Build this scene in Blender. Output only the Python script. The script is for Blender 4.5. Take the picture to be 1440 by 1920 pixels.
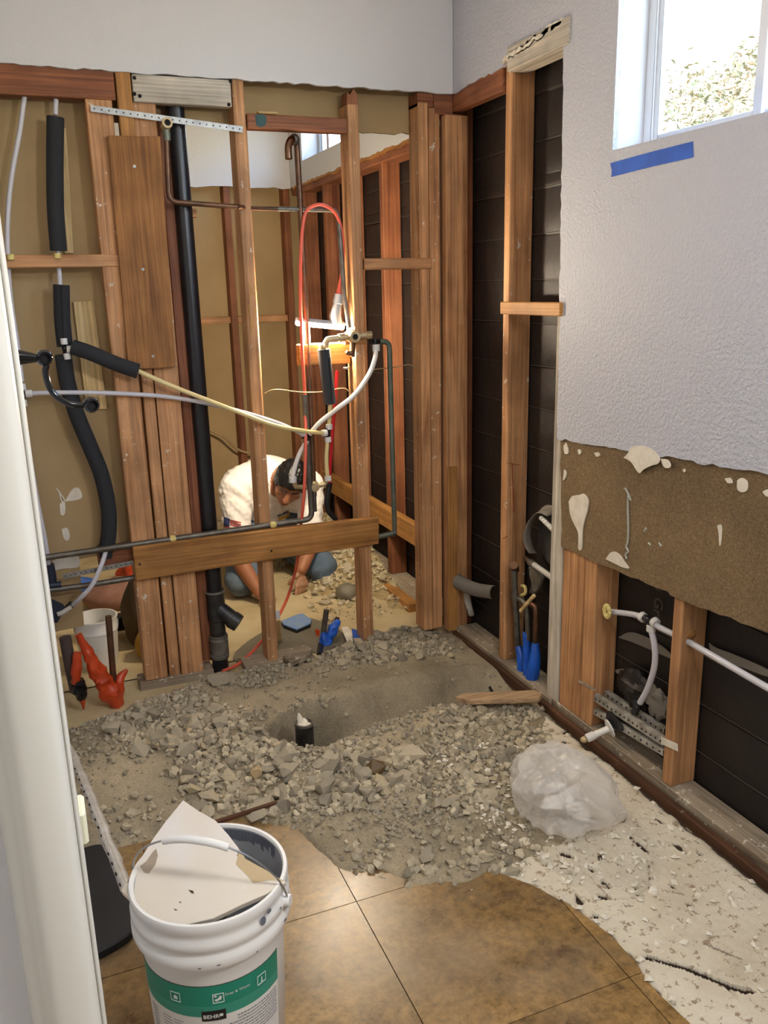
import bpy, bmesh, math, random
from mathutils import Vector, Matrix, noise

random.seed(7)
scene = bpy.context.scene
for o in list(bpy.data.objects):
    bpy.data.objects.remove(o)
COL = scene.collection
V = Vector

# ------------------------------------------------------------------ camera
YAW, PITCH, ROLL, FPX = math.radians(21.92), math.radians(14.87), math.radians(1.384), 1584.0
CAM = V((0, 0, 1.45))
FW = V((math.sin(YAW) * math.cos(PITCH), math.cos(YAW) * math.cos(PITCH), -math.sin(PITCH)))
_r = V((math.cos(YAW), -math.sin(YAW), 0)); _d = FW.cross(_r)
RT = math.cos(ROLL) * _r + math.sin(ROLL) * _d
DN = -math.sin(ROLL) * _r + math.cos(ROLL) * _d
cam = bpy.data.cameras.new('camera'); camo = bpy.data.objects.new('camera', cam); COL.objects.link(camo)
cam.sensor_fit = 'HORIZONTAL'; cam.sensor_width = 36; cam.lens = FPX / 1440 * 36; cam.clip_start = 0.02
up = -DN; bk = -FW
camo.matrix_world = Matrix(((RT.x, up.x, bk.x, CAM.x), (RT.y, up.y, bk.y, CAM.y), (RT.z, up.z, bk.z, CAM.z), (0, 0, 0, 1)))
scene.camera = camo

# ------------------------------------------------------------------ world, sun, exposure
scene.view_settings.view_transform = 'Standard'
scene.view_settings.look = 'None'
scene.view_settings.gamma = 1
scene.view_settings.use_curve_mapping = False
scene.view_settings.exposure = 0.32
w = bpy.data.worlds.new('sky'); scene.world = w; w.use_nodes = True
nt = w.node_tree; bg = nt.nodes['Background']
sky = nt.nodes.new('ShaderNodeTexSky'); sky.sky_type = 'NISHITA'; sky.sun_disc = False
sky.sun_elevation = math.radians(50); sky.sun_rotation = math.radians(250)
nt.links.new(sky.outputs[0], bg.inputs[0]); bg.inputs[1].default_value = 2.6
sun = bpy.data.lights.new('sun', 'SUN'); suno = bpy.data.objects.new('sun', sun); COL.objects.link(suno)
sun.energy = 9; sun.angle = 0.01; sun.color = (1, .95, .86)
suno.rotation_euler = V((0.55, 0.45, -0.72)).to_track_quat('-Z', 'Y').to_euler()


WORK = 75.0      # watts of the work light


def at(px, py, ax, val):
    """point where the sight line through photo pixel (px,py) meets the plane ax=val"""
    q = FW * FPX + RT * (px - 720) + DN * (py - 960)
    i = 'xyz'.index(ax)
    return CAM + q * ((val - CAM[i]) / q[i])


def atY(px, py, y): return at(px, py, 'y', y)
def atX(px, py, x): return at(px, py, 'x', x)
def atZ(px, py, z=0.0): return at(px, py, 'z', z)


# ------------------------------------------------------------------ materials
def lin(c):
    if isinstance(c, str):
        c = [int(c[i:i + 2], 16) / 255 for i in (0, 2, 4)]
    return tuple((x / 12.92 if x <= .04045 else ((x + .055) / 1.055) ** 2.4) for x in c) + (1,)


def newmat(name):
    m = bpy.data.materials.new(name); m.use_nodes = True
    return m, m.node_tree, m.node_tree.nodes['Principled BSDF']


def mapped(nt, scale=(1, 1, 1), rnd=True):
    tc = nt.nodes.new('ShaderNodeTexCoord'); mp = nt.nodes.new('ShaderNodeMapping')
    mp.inputs['Scale'].default_value = scale
    nt.links.new(tc.outputs['Object'], mp.inputs['Vector'])
    if rnd:
        oi = nt.nodes.new('ShaderNodeObjectInfo'); mu = nt.nodes.new('ShaderNodeMath'); mu.operation = 'MULTIPLY'; mu.inputs[1].default_value = 37
        nt.links.new(oi.outputs['Random'], mu.inputs[0]); nt.links.new(mu.outputs[0], mp.inputs['Location'])
    return mp.outputs[0]


def noise_n(nt, vec, scale, detail=4, rough=.55, dist=0):
    n = nt.nodes.new('ShaderNodeTexNoise'); n.inputs['Scale'].default_value = scale; n.inputs['Detail'].default_value = detail
    n.inputs['Roughness'].default_value = rough; n.inputs['Distortion'].default_value = dist
    nt.links.new(vec, n.inputs['Vector']); return n.outputs['Fac']


def ramp(nt, fac, stops):
    r = nt.nodes.new('ShaderNodeValToRGB'); e = r.color_ramp.elements
    while len(e) < len(stops): e.new(.5)
    for el, (p, c) in zip(e, stops):
        el.position = p; el.color = lin(c) if not isinstance(c, (int, float)) else (c, c, c, 1)
    nt.links.new(fac, r.inputs[0]); return r.outputs[0]


def mix(nt, fac, a, b, mode='MIX'):
    m = nt.nodes.new('ShaderNodeMix'); m.data_type = 'RGBA'; m.blend_type = mode
    for s, k in ((fac, 0), (a, 6), (b, 7)):
        if hasattr(s, 'is_output'): nt.links.new(s, m.inputs[k])
        else: m.inputs[k].default_value = s if not isinstance(s, str) else lin(s)
    return m.outputs[2]


def bump(nt, bs, h, strength=.3, dist=.01):
    b = nt.nodes.new('ShaderNodeBump'); b.inputs['Strength'].default_value = strength; b.inputs['Distance'].default_value = dist
    nt.links.new(h, b.inputs['Height']); nt.links.new(b.outputs[0], bs.inputs['Normal'])


def plain(name, c, rough=.5, metal=0, var=.0, scale=30, bmp=0, c2=None, spec=.5, bscale=None):
    m, nt, bs = newmat(name)
    bs.inputs['Roughness'].default_value = rough; bs.inputs['Metallic'].default_value = metal
    bs.inputs['Specular IOR Level'].default_value = spec
    if c2 or bmp:
        v = mapped(nt); f = noise_n(nt, v, scale, 5)
        if c2: nt.links.new(ramp(nt, f, [(.35, c), (.65, c2)]), bs.inputs['Base Color'])
        else: bs.inputs['Base Color'].default_value = lin(c)
        if bmp: bump(nt, bs, noise_n(nt, v, bscale or scale, 4), bmp, .004)
    else: bs.inputs['Base Color'].default_value = lin(c)
    return m


def wood(name, dark, light, axis, rough=.62, splat=None, lo=.3, grain=1.0):
    """timber with its grain along axis; splat = (threshold, colour) for dried mortar spatter"""
    m, nt, bs = newmat(name)
    s = [26, 26, 26]; s['xyz'.index(axis)] = 1.3
    v = mapped(nt, s); f = noise_n(nt, v, 1.0 * grain, 6, .62, .6)
    s2 = [150, 150, 150]; s2['xyz'.index(axis)] = 2.0
    f2 = noise_n(nt, mapped(nt, s2), 1.0, 3, .5)
    base = ramp(nt, f, [(.30, dark), (.52, light), (.72, dark)])
    base = mix(nt, .45, base, mix(nt, 1, base, ramp(nt, f2, [(.35, .45), (.65, 1.25)]), 'MULTIPLY'))
    big = noise_n(nt, mapped(nt, (5, 5, 5)), 1.0, 3)
    base = mix(nt, 1, base, ramp(nt, big, [(.3, .68), (.7, 1.15)]), 'MULTIPLY')
    if splat:
        sp = noise_n(nt, mapped(nt, (24, 24, 24)), 1.6, 6, .68)
        base = mix(nt, ramp(nt, sp, [(splat[0], 0.0), (splat[0] + .025, 1.0)]), base, splat[1])
    nt.links.new(base, bs.inputs['Base Color'])
    bs.inputs['Roughness'].default_value = rough
    bs.inputs['Specular IOR Level'].default_value = .35
    bump(nt, bs, f2, .22, .002)
    return m


M = {}
for ax in 'xyz':
    M['fir_' + ax] = wood('fir_' + ax, '9A6740', 'CC996A', ax)
    M['fir_splat_' + ax] = wood('fir_splat_' + ax, '9A6740', 'CE9B6C', ax, splat=(.635, 'D2C6B4'))
    M['red_' + ax] = wood('red_' + ax, '733F28', '97603F', ax, splat=(.72, 'BFA58C'))
    M['old_' + ax] = wood('old_' + ax, '7A5230', 'A27142', ax, rough=.8)
    M['pale_' + ax] = wood('pale_' + ax, 'C9A66E', 'E2C690', ax, rough=.7)
    M['gold_' + ax] = wood('gold_' + ax, '92622F', 'BB864A', ax)
    M['white_wood_' + ax] = wood('white_wood_' + ax, 'A89C8A', 'D2CABB', ax, rough=.85)
    M['dusty_' + ax] = wood('dusty_' + ax, '7D6A55', 'A99A85', ax, rough=.9, splat=(.6, 'C9C0AE'))
    M['dark_' + ax] = wood('dark_' + ax, '3A2417', '5E3E28', ax, rough=.8, splat=(.66, '8C7C68'))


def wall_paint(name, c, bs_scale, strength):
    m, nt, bs = newmat(name); bs.inputs['Base Color'].default_value = lin(c); bs.inputs['Roughness'].default_value = .55
    v = mapped(nt, rnd=False); n = noise_n(nt, v, bs_scale, 3, .6)
    bump(nt, bs, ramp(nt, n, [(.38, 0.0), (.62, 1.0)]), strength, .004)
    return m


M['white_wall'] = wall_paint('white_wall', 'CACACC', 60, .12)
M['textured_wall'] = wall_paint('textured_wall', 'BEC0CA', 95, .6)
M['gypsum'] = plain('gypsum', 'E6E0D2', .9, c2='D2C8B4', scale=40, bmp=.4)
M['ceiling'] = plain('ceiling_paint', 'E4E2DE', .8)
M['tan_paper'] = plain('tan_paper', 'B0966C', .85, c2='A38A61', scale=3.5, bmp=.05)
M['trim_white'] = plain('trim_white', 'D0CEC4', .35)
M['vinyl'] = plain('vinyl', 'E8ECF0', .3)
M['pex'] = plain('pex', 'C9C7CC', .35)
M['pex_yellow'] = plain('pex_yellow', 'DCC98E', .35)
M['pex_white'] = plain('pex_white', 'E4E0D6', .35)
M['collar'] = plain('collar', 'DAD8D2', .4)
M['black_fit'] = plain('black_fitting', '1C1C20', .35)
M['foam_black'] = plain('foam_black', '26272A', .9, bmp=.25, scale=200)
M['abs'] = plain('abs_black', '141417', .32, c2='1D1D22', scale=12)
M['abs_dirty'] = plain('abs_dirty', '17171A', .4, c2='3A3833', scale=25)
M['rubber_grey'] = plain('rubber_grey', '6E675B', .7, c2='4E493F', scale=22)
M['copper'] = plain('copper_aged', '7C5A44', .42, .75, c2='5C4638', scale=25)
M['copper_grey'] = plain('copper_grey', '77736B', .45, .7, c2='5D574E', scale=20)
M['copper_green'] = plain('copper_green', '7E7F70', .5, .55, c2='5C6E64', scale=18)
M['brass'] = plain('brass_pale', 'CDBB96', .45, .45, c2='A8926A', scale=30)
M['chrome'] = plain('chrome_dark', '8A6A54', .18, 1.0)
M['galv'] = plain('galvanised', 'A9ABA8', .42, .8, c2='8C8E8C', scale=40)
M['galv_dirty'] = plain('galvanised_dirty', 'C4C0B6', .55, .35, c2='8D887C', scale=30)
M['hole'] = plain('dark_hole', '14110E', .9)
M['foam_yellow'] = plain('foam_yellow', 'E3D38A', .8, c2='CDB96C', scale=60, bmp=.3)
M['black_gloss'] = plain('black_gloss', '0E0F12', .12)
M['blue_tape'] = plain('blue_tape', '2F63C8', .6, c2='2855AE', scale=14, bmp=.12, bscale=60)
M['blue_wrap'] = plain('blue_wrap', '1E62D0', .4, c2='1A51B0', scale=20, bmp=.2)
M['orange_wrap'] = plain('orange_wrap', 'CC4A22', .35, c2='AE3A16', scale=14, bmp=.4, bscale=40)
M['orange_cord'] = plain('orange_cord', 'E0614A', .4)
M['red_tube'] = plain('red_tube', 'B81C24', .35)
M['plug_grey'] = plain('plug_grey', 'A8ACB0', .4)
M['wire'] = plain('wire_tan', 'B39A72', .5, .5)
M['felt_edge'] = plain('felt_edge', '7C756A', .8)
M['felt_lap'] = plain('felt_lap', '5A534B', .7)
M['bucket_white'] = plain('bucket_white', 'E8E7E2', .35, bmp=.03, scale=20)
M['bucket_in'] = plain('bucket_inside', 'B9BBBE', .5, c2='9A9EA4', scale=8)
M['paint_grey'] = plain('paint_grey', '6B6F7A', .5)
M['teal'] = plain('label_teal', '14846C', .4, c2='1C8F77', scale=6)
M['ink'] = plain('label_ink', '17181A', .45)
M['ink_grey'] = plain('label_grey', '8D8D8F', .5)
M['ink_white'] = plain('label_white', 'E8EEEA', .45)
M['steel_wire'] = plain('steel_wire', 'B0B2B5', .3, .9)
M['skin'] = plain('skin', 'A9714F', .55, c2='9A6345', scale=14)
M['hand_skin'] = plain('hand_skin', 'C09A7E', .6, c2='A9795A', scale=30)
M['shirt'] = plain('shirt', 'EFE9E2', .85, bmp=.25, scale=26)
M['jeans'] = plain('jeans', '6C7C8C', .9, c2='4F6072', scale=10, bmp=.15, bscale=240)
M['navy'] = plain('navy_cloth', '1F2B44', .9)
M['shoe'] = plain('shoe_dark', '17171A', .8)
M['hair'] = plain('hair', '0C0A0A', .45)
M['brow'] = plain('brow', '2A1A12', .8)
M['lip'] = plain('lip', '8A5243', .55)
M['flag_blue'] = plain('flag_blue', '2A2F5C', .8)
M['flag_red'] = plain('flag_red', 'A8413F', .8)
M['flag_white'] = plain('flag_white', 'E6E2DC', .8)
M['print_yellow'] = plain('print_yellow', 'D9A938', .8)
M['print_dark'] = plain('print_dark', '6A6E7A', .8)
M['sponge_blue'] = plain('sponge_blue', '6D8FC4', .6, c2='8799AE', scale=30)
M['mastic'] = plain('mastic', 'E6DFCF', .85, c2='D5CCB9', scale=30, bmp=.4)
M['wet_cement'] = plain('wet_cement', '77705E', .6, c2='6A6352', scale=12, bmp=.15)
M['cardboard'] = plain('cardboard', '9B7346', .85, c2='8A6238', scale=6)
M['kraft_dark'] = plain('kraft_dark', '5A4526', .6, c2='43341E', scale=8, bmp=.3)
M['bag_yellow'] = plain('bag_yellow', 'B98A28', .6, c2='96701F', scale=8, bmp=.3)
M['cloth_pink'] = plain('cloth_pink', '9C7464', .9, c2='87604F', scale=12, bmp=.3)
M['cloth_blue'] = plain('cloth_blue', '3F67B8', .7)
M['clear_poly'] = plain('grey_poly', 'B9B3A8', .2)
M['sheet_black'] = plain('sheet_black', '14161A', .55, c2='1D2026', scale=6)
M['drywall_face'] = plain('drywall_face', 'E2DCD4', .8, c2='DED3C0', scale=5, bmp=.06, bscale=120)
M['pvc_cream'] = plain('pvc_cream', 'E0DEC2', .5)
M['crayon_yellow'] = plain('crayon_yellow', 'C9A62A', .9)
M['crayon_red'] = plain('crayon_red', '8E2B22', .9)
M['lath'] = wood('lath', '97785A', 'BC9E7A', 'x', rough=.85)
M['felt_print'] = plain('felt_print', '5C554C', .9)
M['glue_grey'] = plain('glue_grey', 'AEB0A6', .5)


def felt_mat():
    m, nt, bs = newmat('felt_black')
    v = mapped(nt, rnd=False); f = noise_n(nt, v, 4, 5, .6)
    nt.links.new(ramp(nt, f, [(.3, '14100E'), (.6, '221C1A'), (.8, '332D2A')]), bs.inputs['Base Color'])
    bs.inputs['Roughness'].default_value = .55; bump(nt, bs, noise_n(nt, v, 14, 4), .35, .01); return m


def fibre_mat():
    m, nt, bs = newmat('fibreboard')
    a = noise_n(nt, mapped(nt, (60, 160, 420), False), 1, 5, .7, 1.2); b = noise_n(nt, mapped(nt, (60, 420, 160), False), 1, 5, .7, 1.2)
    big = noise_n(nt, mapped(nt, (3, 3, 3), False), 1, 4)
    f = mix(nt, .5, a, b)
    c = ramp(nt, f, [(.38, '54422C'), (.5, '7C6545'), (.62, 'A08A66')])
    c = mix(nt, 1, c, ramp(nt, big, [(.32, .72), (.62, 1.05)]), 'MULTIPLY')
    nt.links.new(c, bs.inputs['Base Color']); bs.inputs['Roughness'].default_value = .9
    bump(nt, bs, f, .6, .003); return m


def soil_mat():
    m, nt, bs = newmat('soil')
    v = mapped(nt, rnd=False); f = noise_n(nt, v, 3.2, 6, .62); g = noise_n(nt, v, 150, 4, .7)
    c = ramp(nt, f, [(.33, '847963'), (.5, 'A0937A'), (.66, 'B5A68A')])
    c = mix(nt, .5, c, mix(nt, 1, c, ramp(nt, g, [(.3, .5), (.65, 1.3)]), 'MULTIPLY'))
    nt.links.new(c, bs.inputs['Base Color']); bs.inputs['Roughness'].default_value = .95
    bump(nt, bs, g, .7, .006); return m


def concrete_mat():
    m, nt, bs = newmat('concrete_floor')
    v = mapped(nt, rnd=False); f = noise_n(nt, v, 2.5, 6, .65); g = noise_n(nt, v, 30, 6, .7)
    c = ramp(nt, f, [(.33, 'A8946E'), (.5, 'C2AF86'), (.68, 'CDBD98')])
    c = mix(nt, ramp(nt, g, [(.6, 0.0), (.72, .5)]), c, '8A7757')
    nt.links.new(c, bs.inputs['Base Color']); bs.inputs['Roughness'].default_value = .85
    bump(nt, bs, g, .25, .004); return m


def tile_mat():
    m, nt, bs = newmat('brown_tile')
    v = mapped(nt); f = noise_n(nt, v, 7, 6, .65); g = noise_n(nt, mapped(nt, rnd=False), 45, 6, .72)
    c = ramp(nt, f, [(.3, '665036'), (.48, '84683F'), (.62, '957649'), (.75, '80684A')])
    c = mix(nt, .75, c, mix(nt, 1, c, ramp(nt, g, [(.36, .5), (.60, 1.4)]), 'MULTIPLY'))
    d = noise_n(nt, mapped(nt, rnd=False), 2.2, 5, .6)   # settled dust with its own patches
    c = mix(nt, ramp(nt, d, [(.45, 0.0), (.7, .6)]), c, '9C8A72')
    nt.links.new(c, bs.inputs['Base Color'])
    r = nt.nodes.new('ShaderNodeMapRange'); nt.links.new(f, r.inputs[0]); r.inputs[3].default_value = .2; r.inputs[4].default_value = .4
    nt.links.new(r.outputs[0], bs.inputs['Roughness'])
    bump(nt, bs, g, .07, .003); return m


def thinset_mat():
    m, nt, bs = newmat('thinset')
    v = mapped(nt, rnd=False); f = noise_n(nt, v, 5, 6, .65); g = noise_n(nt, v, 38, 6, .75)
    c = ramp(nt, f, [(.3, 'BDB09A'), (.5, 'CFC5B0'), (.7, 'D9D1BE')])
    c = mix(nt, ramp(nt, g, [(.56, 0.0), (.61, .85)]), c, '8A715A')
    ge = nt.nodes.new('ShaderNodeNewGeometry'); sx = nt.nodes.new('ShaderNodeSeparateXYZ'); nt.links.new(ge.outputs['Position'], sx.inputs[0])
    mr = nt.nodes.new('ShaderNodeMapRange'); mr.inputs[1].default_value = -.0085; mr.inputs[2].default_value = -.0042; mr.inputs[3].default_value = 1; mr.inputs[4].default_value = 0
    nt.links.new(sx.outputs[2], mr.inputs[0]); c = mix(nt, mr.outputs[0], c, '3B2D20')   # brown earth at the broken edges, plus crack shade painted in by depth
    nt.links.new(c, bs.inputs['Base Color']); bs.inputs['Roughness'].default_value = .9
    bump(nt, bs, g, .5, .005); return m


def rock_mat():
    m, nt, bs = newmat('rock')
    oi = nt.nodes.new('ShaderNodeObjectInfo'); v = mapped(nt); f = noise_n(nt, v, 40, 5, .65)
    c = ramp(nt, oi.outputs['Random'], [(0, '988E7B'), (.4, 'B1A690'), (.8, 'C2B69D'), (1, 'CBB995')])
    c = mix(nt, 1, c, ramp(nt, f, [(.3, .6), (.7, 1.2)]), 'MULTIPLY')
    nt.links.new(c, bs.inputs['Base Color']); bs.inputs['Roughness'].default_value = .95
    bump(nt, bs, f, .5, .006); return m


def bag_mat():
    m, nt, bs = newmat('clear_plastic')
    bs.inputs['Base Color'].default_value = lin('F8F6F2'); bs.inputs['Roughness'].default_value = .10
    tr = nt.nodes.new('ShaderNodeBsdfTransparent'); tl = nt.nodes.new('ShaderNodeBsdfTranslucent'); tl.inputs[0].default_value = lin('F8F6F2')
    m1 = nt.nodes.new('ShaderNodeMixShader'); m1.inputs[0].default_value = .4
    m2 = nt.nodes.new('ShaderNodeMixShader'); m2.inputs[0].default_value = .55
    nt.links.new(bs.outputs[0], m1.inputs[1]); nt.links.new(tl.outputs[0], m1.inputs[2])
    nt.links.new(m1.outputs[0], m2.inputs[1]); nt.links.new(tr.outputs[0], m2.inputs[2])
    nt.links.new(m2.outputs[0], nt.nodes['Material Output'].inputs[0]); return m


def glass_mat():
    m, nt, bs = newmat('window_glass')
    tr = nt.nodes.new('ShaderNodeBsdfTransparent'); gl = nt.nodes.new('ShaderNodeBsdfGlossy'); gl.inputs['Roughness'].default_value = .02
    mx = nt.nodes.new('ShaderNodeMixShader'); mx.inputs[0].default_value = .05; nt.links.new(tr.outputs[0], mx.inputs[1]); nt.links.new(gl.outputs[0], mx.inputs[2])
    nt.links.new(mx.outputs[0], nt.nodes['Material Output'].inputs[0]); return m


def emit(name, c, s):
    m, nt, bs = newmat(name); bs.inputs['Emission Color'].default_value = lin(c); bs.inputs['Emission Strength'].default_value = s
    bs.inputs['Base Color'].default_value = lin(c); return m


M.update(felt=felt_mat(), fibre=fibre_mat(), soil=soil_mat(), concrete=concrete_mat(), tile=tile_mat(), thinset=thinset_mat(), rock=rock_mat(), bag=bag_mat(), glass=glass_mat())
M['tube_light'] = emit('tube_light', 'FFF3DC', 60)
M['lamp_glass'] = emit('lamp_glass', 'FFF0DC', 6)
M['leaf'] = plain('leaf', '3F4A2C', .8, c2='7A6A58', scale=5)
M['dry_grass'] = plain('dry_grass', 'C2B488', .9, c2='A8986A', scale=2)


# ------------------------------------------------------------------ mesh helpers
class MB:
    def __init__(s): s.v = []; s.f = []

    def add(s, vs, fs):
        o = len(s.v); s.v += [V(p) for p in vs]; s.f += [tuple(i + o for i in f) for f in fs]; return s

    def box(s, x0, x1, y0, y1, z0, z1):
        return s.add([(x, y, z) for x in (x0, x1) for y in (y0, y1) for z in (z0, z1)],
                     [(0, 1, 3, 2), (4, 6, 7, 5), (0, 4, 5, 1), (2, 3, 7, 6), (0, 2, 6, 4), (1, 5, 7, 3)])

    def bar(s, p, q, wd, ht, upv=(0, 0, 1)):
        """box from p to q, wd across, ht along upv"""
        p, q = V(p), V(q); t = (q - p).normalized(); u = V(upv); sd = t.cross(u).normalized(); u = sd.cross(t)
        vs = [c + sd * (a * wd / 2) + u * (b * ht / 2) for c in (p, q) for a in (-1, 1) for b in (-1, 1)]
        return s.add(vs, [(0, 1, 3, 2), (4, 6, 7, 5), (0, 4, 5, 1), (2, 3, 7, 6), (0, 2, 6, 4), (1, 5, 7, 3)])

    def tube(s, pts, r, n=12, caps=True):
        pts = [V(p) for p in pts]; R = r if isinstance(r, (list, tuple)) else [r] * len(pts)
        t0 = (pts[1] - pts[0]).normalized(); u = t0.orthogonal().normalized(); o = len(s.v); k = len(pts)
        for i, p in enumerate(pts):
            t = (pts[min(i + 1, k - 1)] - pts[max(i - 1, 0)]).normalized()
            u = (u - t * u.dot(t)); u = u.normalized() if u.length > 1e-6 else t.orthogonal().normalized()
            b = t.cross(u)
            for j in range(n):
                a = 2 * math.pi * j / n; s.v.append(p + (u * math.cos(a) + b * math.sin(a)) * R[i])
        for i in range(k - 1):
            for j in range(n):
                j2 = (j + 1) % n; s.f.append((o + i * n + j, o + i * n + j2, o + (i + 1) * n + j2, o + (i + 1) * n + j))
        if caps:
            s.f.append(tuple(o + j for j in reversed(range(n)))); s.f.append(tuple(o + (k - 1) * n + j for j in range(n)))
        return s

    def lathe(s, prof, org=(0, 0, 0), axis=(0, 0, 1), n=24, a0=0, a1=2 * math.pi):
        ax = V(axis).normalized(); u = ax.orthogonal().normalized()
        if abs(ax.z) > .99: u = V((1, 0, 0))
        b = ax.cross(u); org = V(org); o = len(s.v); full = abs(a1 - a0 - 2 * math.pi) < 1e-6; m = n if full else n + 1
        for (r, h) in prof:
            for j in range(m):
                a = a0 + (a1 - a0) * j / n; s.v.append(org + ax * h + (u * math.cos(a) + b * math.sin(a)) * r)
        for i in range(len(prof) - 1):
            for j in range(n):
                j2 = (j + 1) % m; s.f.append((o + i * m + j, o + i * m + j2, o + (i + 1) * m + j2, o + (i + 1) * m + j))
        return s

    def disc(s, c, ax, r, n=10, depth=.002):
        ax = V(ax).normalized(); return s.tube([V(c) - ax * depth / 2, V(c) + ax * depth / 2], r, n)

    def prism(s, poly, d):
        """poly: ordered 3-D outline, extruded by vector d"""
        n = len(poly); d = V(d)
        return s.add([V(p) for p in poly] + [V(p) + d for p in poly],
                     [tuple(range(n)), tuple(reversed(range(n, 2 * n)))] + [(i, i + n, (i + 1) % n + n, (i + 1) % n) for i in range(n)])

    def ball(s, c, r, n=12, m=8, rot=None):
        """ellipsoid, r scalar or 3 radii, rot Matrix3"""
        rr = V((r, r, r)) if isinstance(r, (int, float)) else V(r); o = len(s.v); c = V(c)
        for i in range(m + 1):
            th = math.pi * i / m
            for j in range(n):
                a = 2 * math.pi * j / n
                p = V((rr.x * math.sin(th) * math.cos(a), rr.y * math.sin(th) * math.sin(a), rr.z * math.cos(th)))
                s.v.append(c + (rot @ p if rot else p))
        for i in range(m):
            for j in range(n):
                j2 = (j + 1) % n; s.f.append((o + i * n + j, o + (i + 1) * n + j, o + (i + 1) * n + j2, o + i * n + j2))
        return s

    def capsule(s, p, q, r0, r1, n=14):
        p, q = V(p), V(q); t = (q - p).normalized(); pts = []; R = []
        for k in range(1, 6):
            a = math.pi / 2 * k / 5.5; pts.append(p - t * r0 * math.cos(a)); R.append(max(r0 * math.sin(a), .001))
        for k in range(5, 0, -1):
            a = math.pi / 2 * k / 5.5; pts.append(q + t * r1 * math.cos(a)); R.append(max(r1 * math.sin(a), .001))
        return s.tube(pts, R, n)

    def mesh(s, name, bevel=0, angle=.6, fix=True):
        me = bpy.data.meshes.new(name); me.from_pydata(s.v, [], s.f); me.validate()
        bm = bmesh.new(); bm.from_mesh(me)
        if fix: bmesh.ops.remove_doubles(bm, verts=bm.verts, dist=1e-5)
        big = [f for f in bm.faces if len(f.verts) > 4]
        if big and not bevel: bmesh.ops.triangulate(bm, faces=big)
        if bevel: bmesh.ops.bevel(bm, geom=list(bm.edges), offset=bevel, segments=1, affect='EDGES', clamp_overlap=True)
        bmesh.ops.recalc_face_normals(bm, faces=bm.faces)
        bm.to_mesh(me); bm.free()
        if angle:
            me.polygons.foreach_set('use_smooth', [True] * len(me.polygons)); me.set_sharp_from_angle(angle=angle)
        return me

    def build(s, name, mat, parent=None, bevel=0, angle=.6, label=None, fix=True):
        me = s.mesh(name, bevel, angle, fix); o = bpy.data.objects.new(name, me); COL.objects.link(o)
        me.materials.append(M[mat] if isinstance(mat, str) else mat)
        attach(o, parent)
        if label: o['label'] = label
        return o


def attach(o, parent):
    if parent is None: return
    o.parent = parent
    o.matrix_parent_inverse = Matrix.Translation(-parent.location) if parent.type == 'EMPTY' else Matrix()


def tag(o, label=None, cat=None, group=None, kind=None):
    for k, val in (('label', label), ('category', cat), ('group', group), ('kind', kind)):
        if val: o[k] = val
    return o


def thing(name, label, cat, loc, group=None):
    e = bpy.data.objects.new(name, None); e.empty_display_size = .05; COL.objects.link(e); e.location = loc
    return tag(e, label, cat, group)


def struct(name, loc=(0, 0, 0)):
    e = bpy.data.objects.new(name, None); e.empty_display_size = .05; COL.objects.link(e); e.location = loc; e['kind'] = 'structure'
    return e


def cr(pts, n=8):
    """smooth path through points"""
    pts = [V(p) for p in pts]; P = [pts[0] * 2 - pts[1]] + pts + [pts[-1] * 2 - pts[-2]]; out = []
    for i in range(1, len(P) - 2):
        for k in range(n):
            t = k / n; a, b, c, d = P[i - 1:i + 3]
            out.append(.5 * ((2 * b) + (c - a) * t + (2 * a - 5 * b + 4 * c - d) * t * t + (3 * b - a - 3 * c + d) * t ** 3))
    return out + [pts[-1]]


def rag(p, q, n, amp, rnd, axis_amp=None):
    """ragged line of n points from p (incl) to q (excl)"""
    p, q = V(p), V(q); out = []
    for i in range(n):
        t = i / n; o = V([rnd.uniform(-1, 1) * amp * (axis_amp[k] if axis_amp else 1) for k in range(3)])
        out.append(p.lerp(q, t) + (o if i else V()))
    return out


def elbow(a, c, b, r, n=6):
    """points a, rounded corner c of radius r, b"""
    a, c, b = V(a), V(c), V(b); u = (a - c).normalized(); w_ = (b - c).normalized(); p0 = c + u * r; p1 = c + w_ * r
    out = [a]
    for k in range(n + 1):
        t = k / n; out.append(p0 * (1 - t) ** 2 + c * 2 * t * (1 - t) + p1 * t * t)
    return out + [b]

# ================================================================== ROOM SHELL
CEIL = 2.62
XW = 1.55            # faces of the outer wall's studs
YP = 3.05            # front faces of the partition studs
YB = YP + .089       # back faces
YF = 5.2             # far wall of the room behind
W1 = (1.12, 2.07, 1.80, 2.52)   # window in this room: y0,y1,z0,z1
W2 = (3.62, 4.93, 2.156, 2.52)  # window in the room behind
rnd = random.Random(3)

# ---- ceiling and hidden sides
MB().box(-1.4, 1.75, -1.7, 5.5, CEIL, CEIL + .05).build('ceiling', 'ceiling')['kind'] = 'structure'
tag(MB().box(-1.4, -1.3, -1.7, 5.5, -.4, CEIL).build('wall_hall_side', 'white_wall'), kind='structure')
tag(MB().box(-1.4, 1.75, -1.75, -1.65, -.4, CEIL).build('wall_hall_end', 'white_wall'), kind='structure')
tag(MB().box(-.24, -.12, .84, YP - .015, -.05, CEIL).build('wall_left', 'white_wall'), kind='structure')
wf = struct('wall_front', (-.7, .77, 0))
MB().box(-1.3, -.0715, .70, .84, -.05, CEIL).build('drywall', 'white_wall', wf)

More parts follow.
